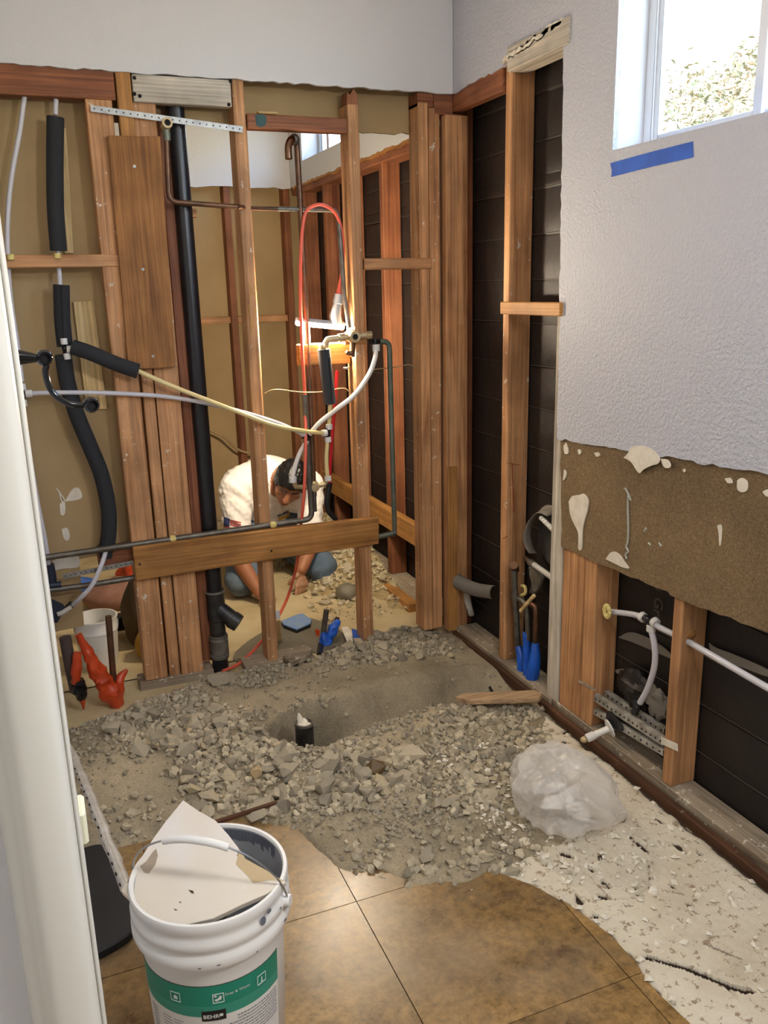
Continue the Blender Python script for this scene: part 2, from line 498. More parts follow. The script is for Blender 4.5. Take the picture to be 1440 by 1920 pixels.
# ---- doorway casing, close to the camera
cz = struct('trim_1', (-.05, .7, 0))
prof = [(-.072, .7), (-.072, .689), (-.068, .685), (-.060, .6855), (-.055, .681), (-.046, .680), (-.034, .681), (-.024, .6835), (-.0185, .688), (-.0165, .695), (-.0165, .7), (-.0165, .84), (-.072, .84)]
MB().prism([(x, y, -.0) for x, y in prof], (0, 0, 2.2)).build('casing', 'trim_white', cz, angle=.9)
MB().box(-.0165, -.0125, .742, .80, 0, 2.2).build('door_stop', 'trim_white', cz, bevel=.0015)

# ---- outer wall: boarded sheathing under black felt, studs, drywall
wr = struct('wall_right', (XW, 2.5, 0))


def y_runs(z0, z1, a, b):
    """parts of [a,b] not taken by a window between z0 and z1"""
    cuts = sorted([(w_[0], w_[1]) for w_ in (W1, W2) if z1 > w_[2] + .001 and z0 < w_[3] - .001]); out = []; y = a
    for c in cuts:
        out.append((y, c[0])); y = c[1]
    out.append((y, b)); return out


ext = MB()
for z0, z1 in ((-.3, W1[2]), (W1[2], W2[2]), (W2[2], W2[3]), (W2[3], CEIL)):
    for a, b in y_runs(z0, z1, -1.7, 5.5): ext.box(XW + .10, XW + .15, a, b, z0, z1)
ext.build('sheathing', 'dark_y', wr)
zc = -.02; k = 0
H_C = .148
while zc < CEIL - .02:
    z1 = min(zc + H_C, CEIL)
    cut = [zc, z1]
    for w_ in (W1, W2):
        for zz in (w_[2], w_[3]):
            if zc + .004 < zz < z1 - .004: cut.append(zz)
    cut = sorted(set(cut)); m = MB()
    for a0, a1 in zip(cut, cut[1:]):
        for ya, yb in y_runs(a0, a1, .9, 5.29):
            n = max(2, int((yb - ya) / .06)); o = len(m.v)
            for i in range(n + 1):
                y = ya + (yb - ya) * i / n
                for j, tt in enumerate((0, .06, .5, 1)):
                    z = a0 + (a1 - a0) * tt
                    bow = .0035 * noise.noise(V((y * 5, z * 7, k))) + .003 * noise.noise(V((y * 13, z * 17, k)))
                    lap = .0018 * (1 - (z - zc) / H_C) if tt else -.002
                    m.v.append(V((XW + .0935 - lap + bow, y, z + .004 * noise.noise(V((y * 2.1, k * 3.3, 5))))))
            for i in range(n):
                for j in range(3):
                    q = o + i * 4 + j; m.f.append((q, q + 4, q + 5, q + 1))
    fc_ = m.build('felt_course', 'felt', wr, angle=1.2, fix=False)
    e = MB()
    for ya, yb in y_runs(zc - .002, zc + .002, .9, 5.29):
        n = max(2, int((yb - ya) / .06))
        ps = [V((XW + .0908 + .0035 * noise.noise(V((y * 5, zc * 7, k))), y, zc + .006 + .004 * noise.noise(V((y * 2.1, k * 3.3, 5))))) for y in [ya + (yb - ya) * i / n for i in range(n + 1)]]
        e.tube(ps, .0011, 4)
    if k: e.build('lap_edge', 'felt_lap', fc_, angle=0, fix=False)
    zc += H_C; k += 1


def stud_y(name, y0, y1, z0, z1, mat, x0=XW, x1=XW + .089, parent=wr, label=None, bevel=.003):
    return MB().box(x0, x1, y0, y1, z0, z1).build(name, mat, parent, bevel, label=label)


# bottom plate with a dusty top and a dark front edge
MB().box(XW - .012, XW + .089, 2.30, 3.03, -.02, .036).build('bottom_plate', 'dusty_y', wr, .003)
MB().box(XW - .002, XW + .089, .8, 2.299, -.02, .036).build('bottom_plate', 'dusty_y', wr, .003)
MB().box(XW - .034, XW - .013, .8, 3.02, -.02, .020).build('plate_strip', 'dark_y', wr, .002)
MB().box(XW - .04, XW + .089, 3.15, 5.2, -.02, .036).build('bottom_plate', 'dusty_y', wr, .003)
G = stud_y('stud', 2.64, 2.68, .036, 2.20, 'fir_splat_z')
stud_y('stud', 3.03, 3.068, .02, 2.06, 'fir_z', XW - .05, XW + .045)
stud_y('stud', 3.072, 3.14, .02, 2.10, 'red_z', XW - .02, XW + .089)
MB().box(XW - .05, XW - .005, 3.02, 3.03, .02, .74).build('shim_board', 'gold_z', wr, .002)
stud_y('header', 2.685, 3.05, 2.072, 2.16, 'red_y', XW - .01, XW + .03)
stud_y('header', 2.29, 2.638, 2.118, 2.19, 'white_wood_y', XW - .022, XW + .06, label='whitewashed header over the stud bay')
stud_y('stud', 2.268, 2.305, 1.355, 2.118, 'red_z', XW - .0, XW + .089)
stud_y('stud', 2.268, 2.34, .03, 1.355, 'white_wood_z', XW - .0, XW + .06, label='whitewashed grey stud')
MB().bar((XW - .012, 2.655, 1.372), (XW - .012, 2.285, 1.372), .03, .042).build('blocking', 'gold_y', wr, .003)
for a, b in ((2.222, 2.262), (2.182, 2.220), (2.142, 2.180), (2.078, 2.140)):
    stud_y('stud', a, b, .036, .70, 'fir_z')
stud_y('stud', 1.692, 1.729, .036, .70, 'fir_z')
stud_y('stud', .95, .99, .036, .70, 'fir_z')
for y in (3.775, 4.25, 4.60, 5.0):
    stud_y('stud', y, y + .04, .036, 2.03, 'red_z')
MB().box(XW - .004, XW + .089, 3.14, 5.2, 1.995, 2.033).build('blocking', 'red_y', wr, .003)
MB().box(XW - .039, XW - .001, 3.37, 4.75, .298, .399).build('nailing_board', 'gold_y', wr, .003)
# crayon marks on studs
mk = MB()
for p, q in (((943, 1010), (952, 1005)), ((960, 868), (963, 960)), ((950, 868), (975, 872))):
    a, b = atY(p[0], p[1], 2.6385), atY(q[0], q[1], 2.6385); mk.bar(a, b, .001, .004, (0, 1, 0))
mk.build('crayon_mark', 'crayon_red', G)

# drywall of the outer wall, ragged where it was cut, with a window opening
Xd = XW - .015


def yz(y, z, x=Xd): return V((x, y, z))


dw = MB()
ra = (0, .6, 1)
out = [yz(3.035, CEIL)]
out += rag(yz(3.035, 2.132), yz(2.66, 2.142), 16, .006, rnd, ra)
out += rag(yz(2.655, 2.155), yz(2.60, 2.186), 6, .005, rnd, ra)
out += rag(yz(2.60, 2.186), yz(2.33, 2.185), 14, .008, rnd, ra)
out += rag(yz(2.325, 2.165), yz(2.306, 1.36), 30, .0035, rnd, (0, 1, .3))
out += rag(yz(2.300, 1.36), yz(2.300, .968), 14, .003, rnd, (0, 1, .3))
out += rag(yz(2.300, .963), yz(2.07, .976), 10, .005, rnd, ra)
out += [yz(2.07, .976), yz(2.07, CEIL)]
dw.prism(out, (.0145, 0, 0))
low = rag(yz(2.07, .976), yz(1.1, 1.032), 40, .005, rnd, ra)
dw.prism(low + [yz(1.1, 1.032), yz(1.1, W1[2]), yz(2.07, W1[2])], (.0145, 0, 0))
dw.prism([yz(1.1, 1.032), yz(-1.65, 1.05), yz(-1.65, CEIL), yz(1.1, CEIL)], (.0145, 0, 0))
dw.prism([yz(2.07, W1[3]), yz(1.1, W1[3]), yz(1.1, CEIL), yz(2.07, CEIL)], (.0145, 0, 0))
dw.build('drywall', 'textured_wall', wr, angle=.3)
MB().box(XW - .0145, XW, -1.65, .8, .0, 1.05).build('drywall', 'textured_wall', wr)
# torn gypsum lip over the whitewashed header
lip = MB(); lo_ = rag(yz(2.665, 2.148), yz(2.31, 2.180), 22, .006, rnd, ra); hi_ = [p + V((0, rnd.uniform(-.004, .004), .012 + rnd.uniform(0, .014) * math.sin(math.pi * (i + 1) / 24))) for i, p in enumerate(lo_)]
lip.prism(lo_ + hi_[::-1], (-.007, 0, 0))
lo2 = [p + V((-.007, 0, .004)) for p in lo_[3:16]]; lip.prism(lo2 + [p + V((0, rnd.uniform(-.004, .004), rnd.uniform(.004, .012))) for p in lo2[::-1]], (-.005, 0, 0))
lip.build('torn_gypsum', 'gypsum', wr, label='broken plaster edge')
# drywall in the room behind
dw = MB()
o2 = rag(yz(3.15, 2.04), yz(5.185, 2.04), 70, .005, rnd, ra)
dw.prism(o2 + [yz(5.185, 2.04), yz(5.185, W2[2]), yz(3.15, W2[2])], (.0145, 0, 0))
dw.prism([yz(3.15, W2[2]), yz(W2[0], W2[2]), yz(W2[0], CEIL), yz(3.15, CEIL)], (.0145, 0, 0))
dw.prism([yz(W2[1], W2[2]), yz(5.185, W2[2]), yz(5.185, CEIL), yz(W2[1], CEIL)], (.0145, 0, 0))
dw.prism([yz(W2[0], W2[3]), yz(W2[1], W2[3]), yz(W2[1], CEIL), yz(W2[0], CEIL)], (.0145, 0, 0))
dw.build('drywall', 'white_wall', wr, angle=.3)
MB().prism([p + V((.001, 0, -.012)) for p in o2] + [p + V((.001, 0, .012)) for p in reversed(o2)], (.012, 0, 0)).build('torn_paper_edge', 'gold_y', wr)
# window returns
for nm, w_ in (('window_return', W1), ('window_return', W2)):
    m = MB(); t = .012
    m.box(XW, XW + .10, w_[1], w_[1] + t, w_[2] - t, w_[3] + t); m.box(XW, XW + .10, w_[0] - t, w_[0], w_[2] - t, w_[3] + t)
    m.box(XW, XW + .10, w_[0], w_[1], w_[2] - t, w_[2]); m.box(XW, XW + .10, w_[0], w_[1], w_[3], w_[3] + t)
    m.build(nm, 'white_wall', wr, angle=.3)
# fibreboard band and the mastic left on it
fb = rag(yz(2.290, .975, XW - .008), yz(2.262, .60, XW - .008), 12, .004, rnd, (0, 1, .2))
fb += rag(yz(2.266, .604, XW - .008), yz(1.76, .617, XW - .008), 14, .003, rnd, ra)
fb += [yz(1.745, .62, XW - .008)] + rag(yz(1.735, .612, XW - .008), yz(1.08, .652, XW - .008), 18, .003, rnd, ra)
fb += [yz(1.08, .652, XW - .008), yz(1.08, 1.06, XW - .008)]
FB = MB().prism(fb, (.0075, 0, 0)).build('fibreboard', 'fibre', wr, label='brown fibreboard band streaked with mastic')


def blob(pxs, x, mat, parent, name='mastic_patch', th=.003):
    poly = [atX(a, b, x) for a, b in pxs]
    sm = cr(poly + [poly[0]], 4)[:-1]
    return MB().prism(sm, (-th, 0, 0)).build(name, mat, parent, angle=.5)


xb = XW - .0085
blob([(1068, 940), (1075, 930), (1087, 928), (1096, 926), (1104, 938), (1102, 958), (1097, 975), (1093, 995), (1092, 1028), (1086, 1028), (1086, 1000), (1078, 982), (1071, 965)], xb, 'mastic', FB, th=.004)
blob([(1170, 858), (1178, 850), (1186, 838), (1205, 836), (1222, 842), (1233, 852), (1238, 862), (1233, 870), (1222, 873), (1208, 880), (1200, 887), (1193, 880), (1184, 866)], XW - .016, 'mastic', FB, th=.002)
blob([(1240, 860), (1252, 862), (1258, 870), (1256, 877), (1246, 875)], XW - .016, 'mastic', FB)
blob([(1384, 900), (1392, 896), (1402, 903), (1402, 918), (1394, 923), (1384, 917)], xb, 'mastic', FB)
blob([(1360, 897), (1370, 896), (1374, 905), (1366, 905)], xb, 'mastic', FB)
blob([(1431, 922), (1440, 918), (1448, 930), (1438, 930)], xb, 'mastic', FB)
blob([(1137, 1048), (1146, 1036), (1155, 1035), (1165, 1042), (1172, 1053), (1180, 1065), (1170, 1064), (1155, 1057)], xb, 'mastic', FB)
blob([(1062, 830), (1066, 840), (1066, 850), (1060, 850), (1058, 838)], xb, 'mastic', FB)
blob([(1059, 880), (1063, 886), (1061, 896), (1057, 900)], xb, 'mastic', FB)
blob([(1084, 844), (1088, 842), (1091, 848), (1087, 852)], xb, 'mastic', FB)
blob([(1115, 849), (1122, 848), (1126, 853), (1120, 856)], xb, 'mastic', FB)
blob([(1346, 985), (1352, 984), (1354, 992), (1352, 1020), (1350, 1020), (1349, 1000)], xb, 'mastic', FB)
blob([(1282, 880), (1285, 879), (1286, 884), (1283, 885)], xb, 'mastic', FB)
m = MB(); pts = [atX(a, b, xb - .002) for a, b in ((1172, 915), (1178, 926), (1182, 938), (1178, 930), (1177, 955), (1178, 990), (1177, 1015), (1174, 1025), (1178, 1034), (1173, 1040), (1175, 1048))]
m.tube(cr(pts, 5), .0028, 6).build('glue_run', 'glue_grey', FB)
m = MB()
for a, b in (((1208, 996), (1212, 990)), ((1216, 1018), (1220, 1022)), ((1236, 1018), (1240, 1024))):
    m.tube([atX(*a, xb), atX(*b, xb)], .003, 6)
m.build('glue_speck', 'glue_grey', FB)

# windows
def window(name, W, mull):
    y0, y1, z0, z1 = W; wn = struct(name, (XW + .1, (y0 + y1) / 2, z0)); xa, xb_ = XW + .085, XW + .125; t = .032
    m = MB()
    m.box(xa, xb_, y1 - t, y1, z0, z1); m.box(xa, xb_, y0, y0 + t, z0, z1); m.box(xa, xb_, y0 + t, y1 - t, z0, z0 + .02); m.box(xa, xb_, y0 + t, y1 - t, z1 - t, z1)
    m.build('window_frame', 'vinyl', wn, .002)
    for a, b, dx in ((mull, y1 - t, 0.0), (y0 + t, mull + .02, .012)):
        s = MB(); u = .018; x0, x1 = xa + .008 + dx, xa + .022 + dx
        s.box(x0, x1, b - u, b, z0 + .02, z1 - t); s.box(x0, x1, a, a + u * 1.5, z0 + .02, z1 - t)
        s.box(x0, x1, a + u * 1.5, b - u, z0 + .02, z0 + .036); s.box(x0, x1, a + u * 1.5, b - u, z1 - t - u, z1 - t)
        so = s.build('window_sash', 'vinyl', wn, .0015)
        MB().box(x0 + .005, x0 + .008, a + u * 1.5, b - u, z0 + .036, z1 - t - u).build('pane', 'glass', so)
    return wn


window('window_1', W1, 1.655)
window('window_2', W2, 4.45)
tp = [(1144, 306), (1147, 319), (1146, 332), (1220, 313), (1300, 295), (1299.5, 280), (1299, 265), (1220, 285)]
bt = MB().prism([atX(a, b, Xd - .0012) for a, b in tp], (.0008, 0, 0)).build('painters_tape', 'blue_tape')
tag(bt, 'strip of blue painters tape stuck on the white wall under the window', 'tape')

# ---- partition
wp = struct('wall_partition', (.5, YP, 0))
Yd = YP - .015
pd = rag((-1.3, Yd, 2.131), (1.49, Yd, 2.131), 110, .0035, rnd, (.5, 0, 1))
MB().prism(pd + [V((1.534, Yd, 2.131)), V((1.534, Yd, CEIL)), V((-1.3, Yd, CEIL))], (0, .0145, 0)).build('drywall', 'white_wall', wp, angle=.3)
bd = [V((-1.3, YB, CEIL)), V((-1.3, YB, .22))] + rag((-.12, YB, .245), (.052, YB, .263), 6, .004, rnd, (.4, 0, 1))
bd += rag((.052, YB, .263), (.062, YB, .52), 5, .002, rnd, (1, 0, .3)) + rag((.062, YB, .52), (.26, YB, .53), 5, .004, rnd, (.3, 0, 1))
bd += [V((.26, YB, .53)), V((.26, YB, 2.0))] + rag((.262, YB, 2.003), (1.5, YB, 2.007), 40, .005, rnd, (.5, 0, 1)) + [V((1.5, YB, 2.007)), V((1.5, YB, CEIL))]
BD = MB().prism(bd, (0, .0127, 0)).build('back_drywall', 'tan_paper', wp, angle=.3, label='tan paper back of the next room drywall')
MB().prism([p + V((0, .0129, 0)) for p in bd], (0, .002, 0)).build('painted_face', 'white_wall', BD)
m = MB()
for pts in ([(105, 915), (120, 935), (122, 940)], [(110, 920), (117, 945), (118, 955)]):
    m.tube([atY(a, b, YB - .001) for a, b in pts], .002, 6)
m.build('scratch', 'gypsum', BD)


def patch_y(pxs, y, mat, parent, name, th=.0015):
    poly = [atY(a, b, y) for a, b in pxs]; sm = cr(poly + [poly[0]], 4)[:-1]
    return MB().prism(sm, (0, -th, 0)).build(name, mat, parent, angle=.4)


patch_y([(122, 940), (135, 918), (148, 915), (154, 932), (140, 938)], YB - .0003, 'mastic', BD, 'plaster_smear')
patch_y([(112, 945), (121, 940), (122, 962), (114, 965)], YB - .0003, 'mastic', BD, 'plaster_smear')
patch_y([(116, 992), (126, 990), (131, 1005), (126, 1014), (119, 1008)], YB - .0003, 'mastic', BD, 'plaster_smear')
patch_y([(98, 1052), (120, 1042), (145, 1041), (148, 1062), (120, 1066), (100, 1068)], YB - .0003, 'mastic', BD, 'plaster_smear')


def bd_x(name, x0, x1, z0, z1, mat, y0=YP, y1=YB, label=None, bev=.003, parent=None):
    return MB().box(x0, x1, y0, y1, z0, z1).build(name, mat, parent or wp, bev, label=label)


bd_x('top_plate', -1.3, .338, 2.049, 2.16, 'red_x', YP - .003, YB - .03)
bd_x('stud', .342, .388, 1.90, 2.16, 'gold_z', YP - .008, YP + .04)
bd_x('backing_block', .392, .710, 2.046, 2.128, 'white_wood_x', YP - .012, YP + .03, label='whitewashed backing block with nail holes')
m = MB()
for a, b in ((252, 146), (432, 152), (252, 176), (429, 196), (262, 180)): m.disc(atY(a, b, YP - .0125), (0, 1, 0), .006)
m.build('nail_hole', 'hole', bpy.data.objects['backing_block'])
bd_x('stud', .243, .325, .036, 2.05, 'fir_splat_z')                     # flat stud with visible edge grain
bd_x('stud', .334, .374, .02, 1.90, 'fir_splat_z', YP + .012, YB)
bd_x('stud', .378, .462, .02, 2.05, 'fir_splat_z', YP + .006, YB)
bd_x('stud', .470, .508, .05, 2.02, 'red_z', YP + .05, YB)
ob = MB(); e0 = [(.298, 1.94), (.296, 1.5), (.291, 1.203), (.37, 1.199), (.449, 1.2), (.455, 1.5), (.464, 1.944), (.38, 1.941)]
OB = ob.prism([V((x, YP - .024, z)) for x, z in e0], (0, .022, 0)).build('scab_board', 'old_z', wp, .002, label='weathered wide board nailed over the studs')
m = MB()
for a, b in ((252, 312), (268, 505), (287, 668)): m.disc(atY(a, b, YP - .025), (0, 1, 0), .005, 8, .003)
m.build('screw_head', 'galv', OB)
SC = bd_x('stud', .717, .757, .02, 2.14, 'fir_splat_z')
bd_x('stud', .752, .772, .06, 1.99, 'fir_z', YP + .05, YB)
m = MB()
for a, b in (((465, 530), (478, 555)), ((476, 535), (466, 560)), ((466, 570), (472, 620)), ((480, 575), (470, 630))):
    m.bar(atY(*a, YP - .0005), atY(*b, YP - .0005), .001, .003, (0, 1, 0))
m.build('crayon_mark', 'crayon_yellow', SC)
SD = bd_x('stud', 1.125, 1.168, .03, 2.08, 'fir_splat_z')
m = MB(); m.prism([V((1.125, YP + .005, 2.08)), V((1.167, YP + .005, 2.08)), V((1.165, YP + .005, 2.115)), V((1.152, YP + .005, 2.13)), V((1.138, YP + .005, 2.11)), V((1.128, YP + .005, 2.12))], (0, .06, 0)).build('splintered_end', 'red_z', SD)
bd_x('header', .762, 1.124, 1.985, 2.032, 'red_x', YP, YP + .05)
patch_y([(478, 216), (492, 214), (500, 222), (496, 236), (482, 236)], YP - .0003, plain('teal_stain', '3F5A5A', .9), wp, 'paint_stain', .0005)
bd_x('shim', .80, .87, 2.033, 2.04, 'pale_x', YP - .005, YP + .02)
bd_x('blocking', 1.172, 1.448, 1.515, 1.556, 'fir_x', YP - .006, YP + .03)
bd_x('stud', 1.400, 1.440, .03, 2.10, 'fir_splat_z')
bd_x('stud', 1.443, 1.488, .03, 2.085, 'fir_splat_z', YP + .004, YB)
bd_x('blocking', 1.40, 1.465, 2.085, 2.135, 'red_x', YP + .005, YB)
bd_x('blocking', 1.466, 1.545, 2.062, 2.135, 'red_x', YP + .003, YB)
bd_x('blocking', -.6, .332, 1.538, 1.578, 'fir_x', YP - .004, YP + .03)
bd_x('blocking', .40, .58, 1.70, 1.73, 'fir_x', YB - .03, YB)
BM = MB().prism([V((x, YP - .031, z)) for x, z in ((.243, .574), (.7, .573), (1.192, .566), (1.193, .53), (1.19, .456), (.7, .452), (.244, .447))], (0, .030, 0)).build('nailer_board', 'gold_x', wp, .003, label='long golden board nailed low across the studs')
m = MB()
for a, b in ((509, 1033), (262, 1058)): m.disc(atY(a, b, YP - .0315), (0, 1, 0), .004, 8)
m.build('nail_hole', 'hole', BM)
bd_x('bottom_plate', .22, .50, -.02, .034, 'dusty_x')
bd_x('bottom_plate', .62, .90, -.02, .026, 'dusty_x', YP - .03, YB)
bd_x('fire_block', .125, .242, .50, .565, 'red_x', YP + .01, YB - .005)

# ---- far wall of the room behind
wb = struct('wall_back', (.5, YF, 0))
fd = rag((-1.3, YF - .015, 2.036), (1.53, YF - .015, 2.036), 60, .006, rnd, (.3, 0, 1))
MB().prism(fd + [V((1.534, YF - .015, 2.036)), V((1.534, YF - .015, CEIL)), V((-1.3, YF - .015, CEIL))], (0, .0145, 0)).build('drywall', 'white_wall', wb, angle=.3)
MB().box(-1.4, 1.75, YF + .089, YF + .11, -.1, CEIL).build('back_drywall', 'tan_paper', wb)
for x in (.33, .74, 1.13, 1.49): MB().box(x, x + .04, YF, YF + .089, .036, 2.3).build('stud', 'red_z', wb, .003)
for x0, x1 in ((.37, .74), (.78, 1.13), (1.17, 1.49)): MB().box(x0, x1, YF + .03, YF + .089, 1.262, 1.302).build('blocking', 'fir_x', wb, .003)
MB().box(-1.3, 1.55, YF, YF + .089, -.02, .036).build('bottom_plate', 'dusty_x', wb, .003)

# ================================================================== FLOOR
def lerpt(tab, x):
    if x <= tab[0][0]: return tab[0][1]
    for (a, b), (c, d) in zip(tab, tab[1:]):
        if x <= c: return b + (d - b) * (x - a) / (c - a)
    return tab[-1][1]


def sst(a, b, x):
    t = min(1, max(0, (x - a) / (b - a))); return t * t * (3 - 2 * t)


YFRONT = [(-.15, 2.16), (.09, 2.14), (.4, 2.06), (.52, 1.96), (.546, 1.86), (.57, 1.77), (.70, 1.665), (.764, 1.60), (.9, 1.585), (1.02, 1.59), (1.2, 1.61), (1.35, 1.66), (1.6, 1.9)]
XRIGHT = [(1.6, 1.30), (1.8, 1.36), (1.975, 1.42), (2.2, 1.49), (2.4, 1.6)]
YBACK = [(-.15, 2.84), (.2, 2.93), (.4, 3.03), (.62, 3.06), (.8, 3.02), (.95, 3.07), (1.15, 3.14), (1.3, 3.2), (1.5, 3.16)]
TNEAR = [(p.x, p.y) for p in [atZ(a, b_, .03) for a, b_ in ((508, 1380), (520, 1390), (545, 1407), (600, 1405), (650, 1387), (700, 1364), (780, 1338), (870, 1320), (985, 1300))]]
TFAR = [(p.x, p.y + .02) for p in [atZ(a, b_, .02) for a, b_ in ((505, 1373), (520, 1358), (560, 1333), (640, 1308), (720, 1288), (800, 1268), (880, 1246), (925, 1250))]]
TX0 = TNEAR[0][0]
TDEPTH = [(TX0, 0), (TX0 + .012, .4), (TX0 + .03, .44), (.765, .44), (.80, .34), (.9, .30), (1.15, .24), (1.35, .18), (1.48, .08), (1.55, .03)]
TILEX = [(1.0, 1.06), (1.057, 1.065), (1.124, 1.057), (1.21, 1.064), (1.296, 1.068), (1.391, 1.054), (1.456, 1.036), (1.534, .99), (1.62, .94), (1.8, .9)]


def trench(x, y):
    if x < TX0 or x > 1.545: return 0
    a, b = lerpt(TNEAR, x), lerpt(TFAR, x)
    a += .012 * noise.noise(V((x * 16, 3, 0))); b += .015 * noise.noise(V((x * 11, 8, 0)))
    t = (y - a) / max(.02, b - a)
    if t <= 0 or t >= 1: return 0
    return lerpt(TDEPTH, x) * sst(0, .10, t) * (1 - sst(.86 - .56 * sst(.72, .9, x), 1.0, t))


def soil_h(x, y):
    e = min(y - lerpt(YFRONT, x), lerpt(XRIGHT, y) - x)
    e += .03 * noise.noise(V((x * 9, y * 9, 1))) + .015 * noise.noise(V((x * 25, y * 25, 4)))
    bk_ = lerpt(YBACK, x) - y + .02 * noise.noise(V((x * 12, 2, 9)))
    h = -.014 + .022 * sst(0, .06, e) + .030 * sst(.08, .45, e)
    smooth = sst(2.62, 2.72, y) * (1 - sst(2.80, 2.88, y)) * sst(.3, .45, x)
    path = (1 - sst(.28, .42, x)) * (1 - sst(2.55, 2.65, y)) * .8
    rough = 1 - max(smooth, path) * .75
    if e > 0:
        h += rough * sst(0, .15, e) * (.014 * noise.noise(V((x * 7, y * 7, 0))) + .009 * noise.noise(V((x * 21, y * 21, 2))) + .006 * noise.noise(V((x * 55, y * 55, 3))))
    h = -.016 + (h + .016) * sst(-.02, .10, bk_)
    return h - trench(x, y)


fl = struct('floor', (.5, 1.5, 0))
m = MB()
m.box(-1.4, 1.75, -1.7, 5.5, -.55, -.45)
m.box(-1.3, 1.66, 3.16, 5.4, -.45, 0.0); m.box(-1.3, -.12, .84, 3.16, -.45, -.012)
m.box(-1.3, 1.66, -1.7, 1.50, -.45, -.045)
m.build('slab', 'concrete', fl)
m = MB(); m.box(-.14, .46, 2.82, 3.17, -.45, 0.0); m.box(.46, 1.55, 3.02, 3.17, -.45, 0.0); m.build('slab', 'concrete', fl)

# brown stone-look tiles, 18 inch, broken off along the right
TS = .4572; x0, y0 = .571 - 3 * TS, 1.661 - 6 * TS
for i in range(8):
    for j in range(9):
        a, b, c, d = x0 + i * TS, x0 + (i + 1) * TS, y0 + j * TS, y0 + (j + 1) * TS
        if d < -.3 or a > 1.2 or c > 2.4 or (b < -.13 and c > .8): continue
        a, b, c, d = a + .0012, b - .0012, c + .0012, d - .0012
        left = [(a, c), (a, d)]
        n = 16; right = []
        for k in range(n + 1):
            y = d + (c - d) * k / n
            lim = lerpt(TILEX, y) + .010 * noise.noise(V((y * 14, 1, 7))) + .005 * noise.noise(V((y * 45, 1, 7))) if y > .9 else 9
            right.append((max(a + .002, min(b, lim)), y))
        if max(r[0] for r in right) < a + .01: continue
        if d > 2.4: continue
        if all(abs(r[0] - b) < 1e-6 for r in right): right = [(b, d), (b, c)]
        MB().prism([V((x, y, -.010)) for x, y in left + right], (0, 0, .010)).build('floor_tile', 'tile', fl, angle=.3)

# white mortar bed where the tiles are gone
CRACK = [[(1.10, 1.235), (1.13, 1.205), (1.154, 1.182), (1.179, 1.145), (1.208, 1.098), (1.225, 1.078), (1.24, 1.072)], [(1.235, 1.23), (1.25, 1.214), (1.265, 1.19), (1.289, 1.151)], [(1.12, 1.43), (1.2, 1.40), (1.26, 1.42), (1.32, 1.50)], [(1.30, 1.0), (1.38, .98), (1.46, 1.0)], [(1.2, 1.10), (1.2, 1.06)]]
CWID = [.007, .0035, .003, .01, .002]


def seg_d(px, py, a, b):
    dx, dy = b[0] - a[0], b[1] - a[1]; t = max(0, min(1, ((px - a[0]) * dx + (py - a[1]) * dy) / (dx * dx + dy * dy + 1e-12)))
    return math.hypot(px - a[0] - dx * t, py - a[1] - dy * t), t


def thin_h(x, y):
    lim = lerpt(TILEX, y) + .010 * noise.noise(V((y * 14, 1, 7)))
    e = x - lim + .012 * noise.noise(V((x * 30, y * 30, 6)))
    h = -.016 + .016 * sst(-.012, .012, e) + .004 * noise.noise(V((x * 6, y * 6, 2))) * sst(0, .05, e)
    h += .0012 * noise.noise(V((x * 55, y * 55, 2))) + .002 * noise.noise(V((x * 120, y * 120, 5))) * sst(1.3, 1.6, y)
    h -= .012 * sst(.58, .64, noise.noise(V((x * 34, y * 26, 31))) * (.75 + .5 * sst(1.2, 1.5, y)))
    h -= .012 * sst(1.485, 1.52, x + .012 * noise.noise(V((y * 17, 0, 3))))
    for c, wd in zip(CRACK, CWID):
        if min(p[0] for p in c) - .03 < x < max(p[0] for p in c) + .03 and min(p[1] for p in c) - .03 < y < max(p[1] for p in c) + .03:
            q = min(seg_d(x, y, a, b)[0] for a, b in zip(c, c[1:]))
            q += .002 * noise.noise(V((x * 90, y * 90, 1)))
            h -= .03 * (1 - sst(wd * .45, wd, q)) if wd > .004 else .008 * (1 - sst(wd * .4, wd * 1.3, q))
    return h


def hfield(fn, xa, xb, ya, yb, step):
    nx, ny = int((xb - xa) / step), int((yb - ya) / step); m = MB()
    for i in range(nx + 1):
        for j in range(ny + 1):
            x, y = xa + (xb - xa) * i / nx, ya + (yb - ya) * j / ny; m.v.append(V((x, y, fn(x, y))))
    for i in range(nx):
        for j in range(ny):
            q = i * (ny + 1) + j; m.f.append((q, q + ny + 1, q + ny + 2, q + 1))
    return m


hfield(thin_h, .93, 1.535, .9, 2.28, .0048).build('mortar_bed', 'thinset', fl, angle=0.9, fix=False, label='cracked white mortar bed with broken edges')
so = hfield(soil_h, -.14, 1.545, 1.5, 3.26, .0082).build('excavated_soil', 'soil', None, angle=0.9, fix=False)
tag(so, 'dusty grey-brown soil dug open around the drain trench', 'soil', kind='stuff')

# ---- rubble
rr = random.Random(11)


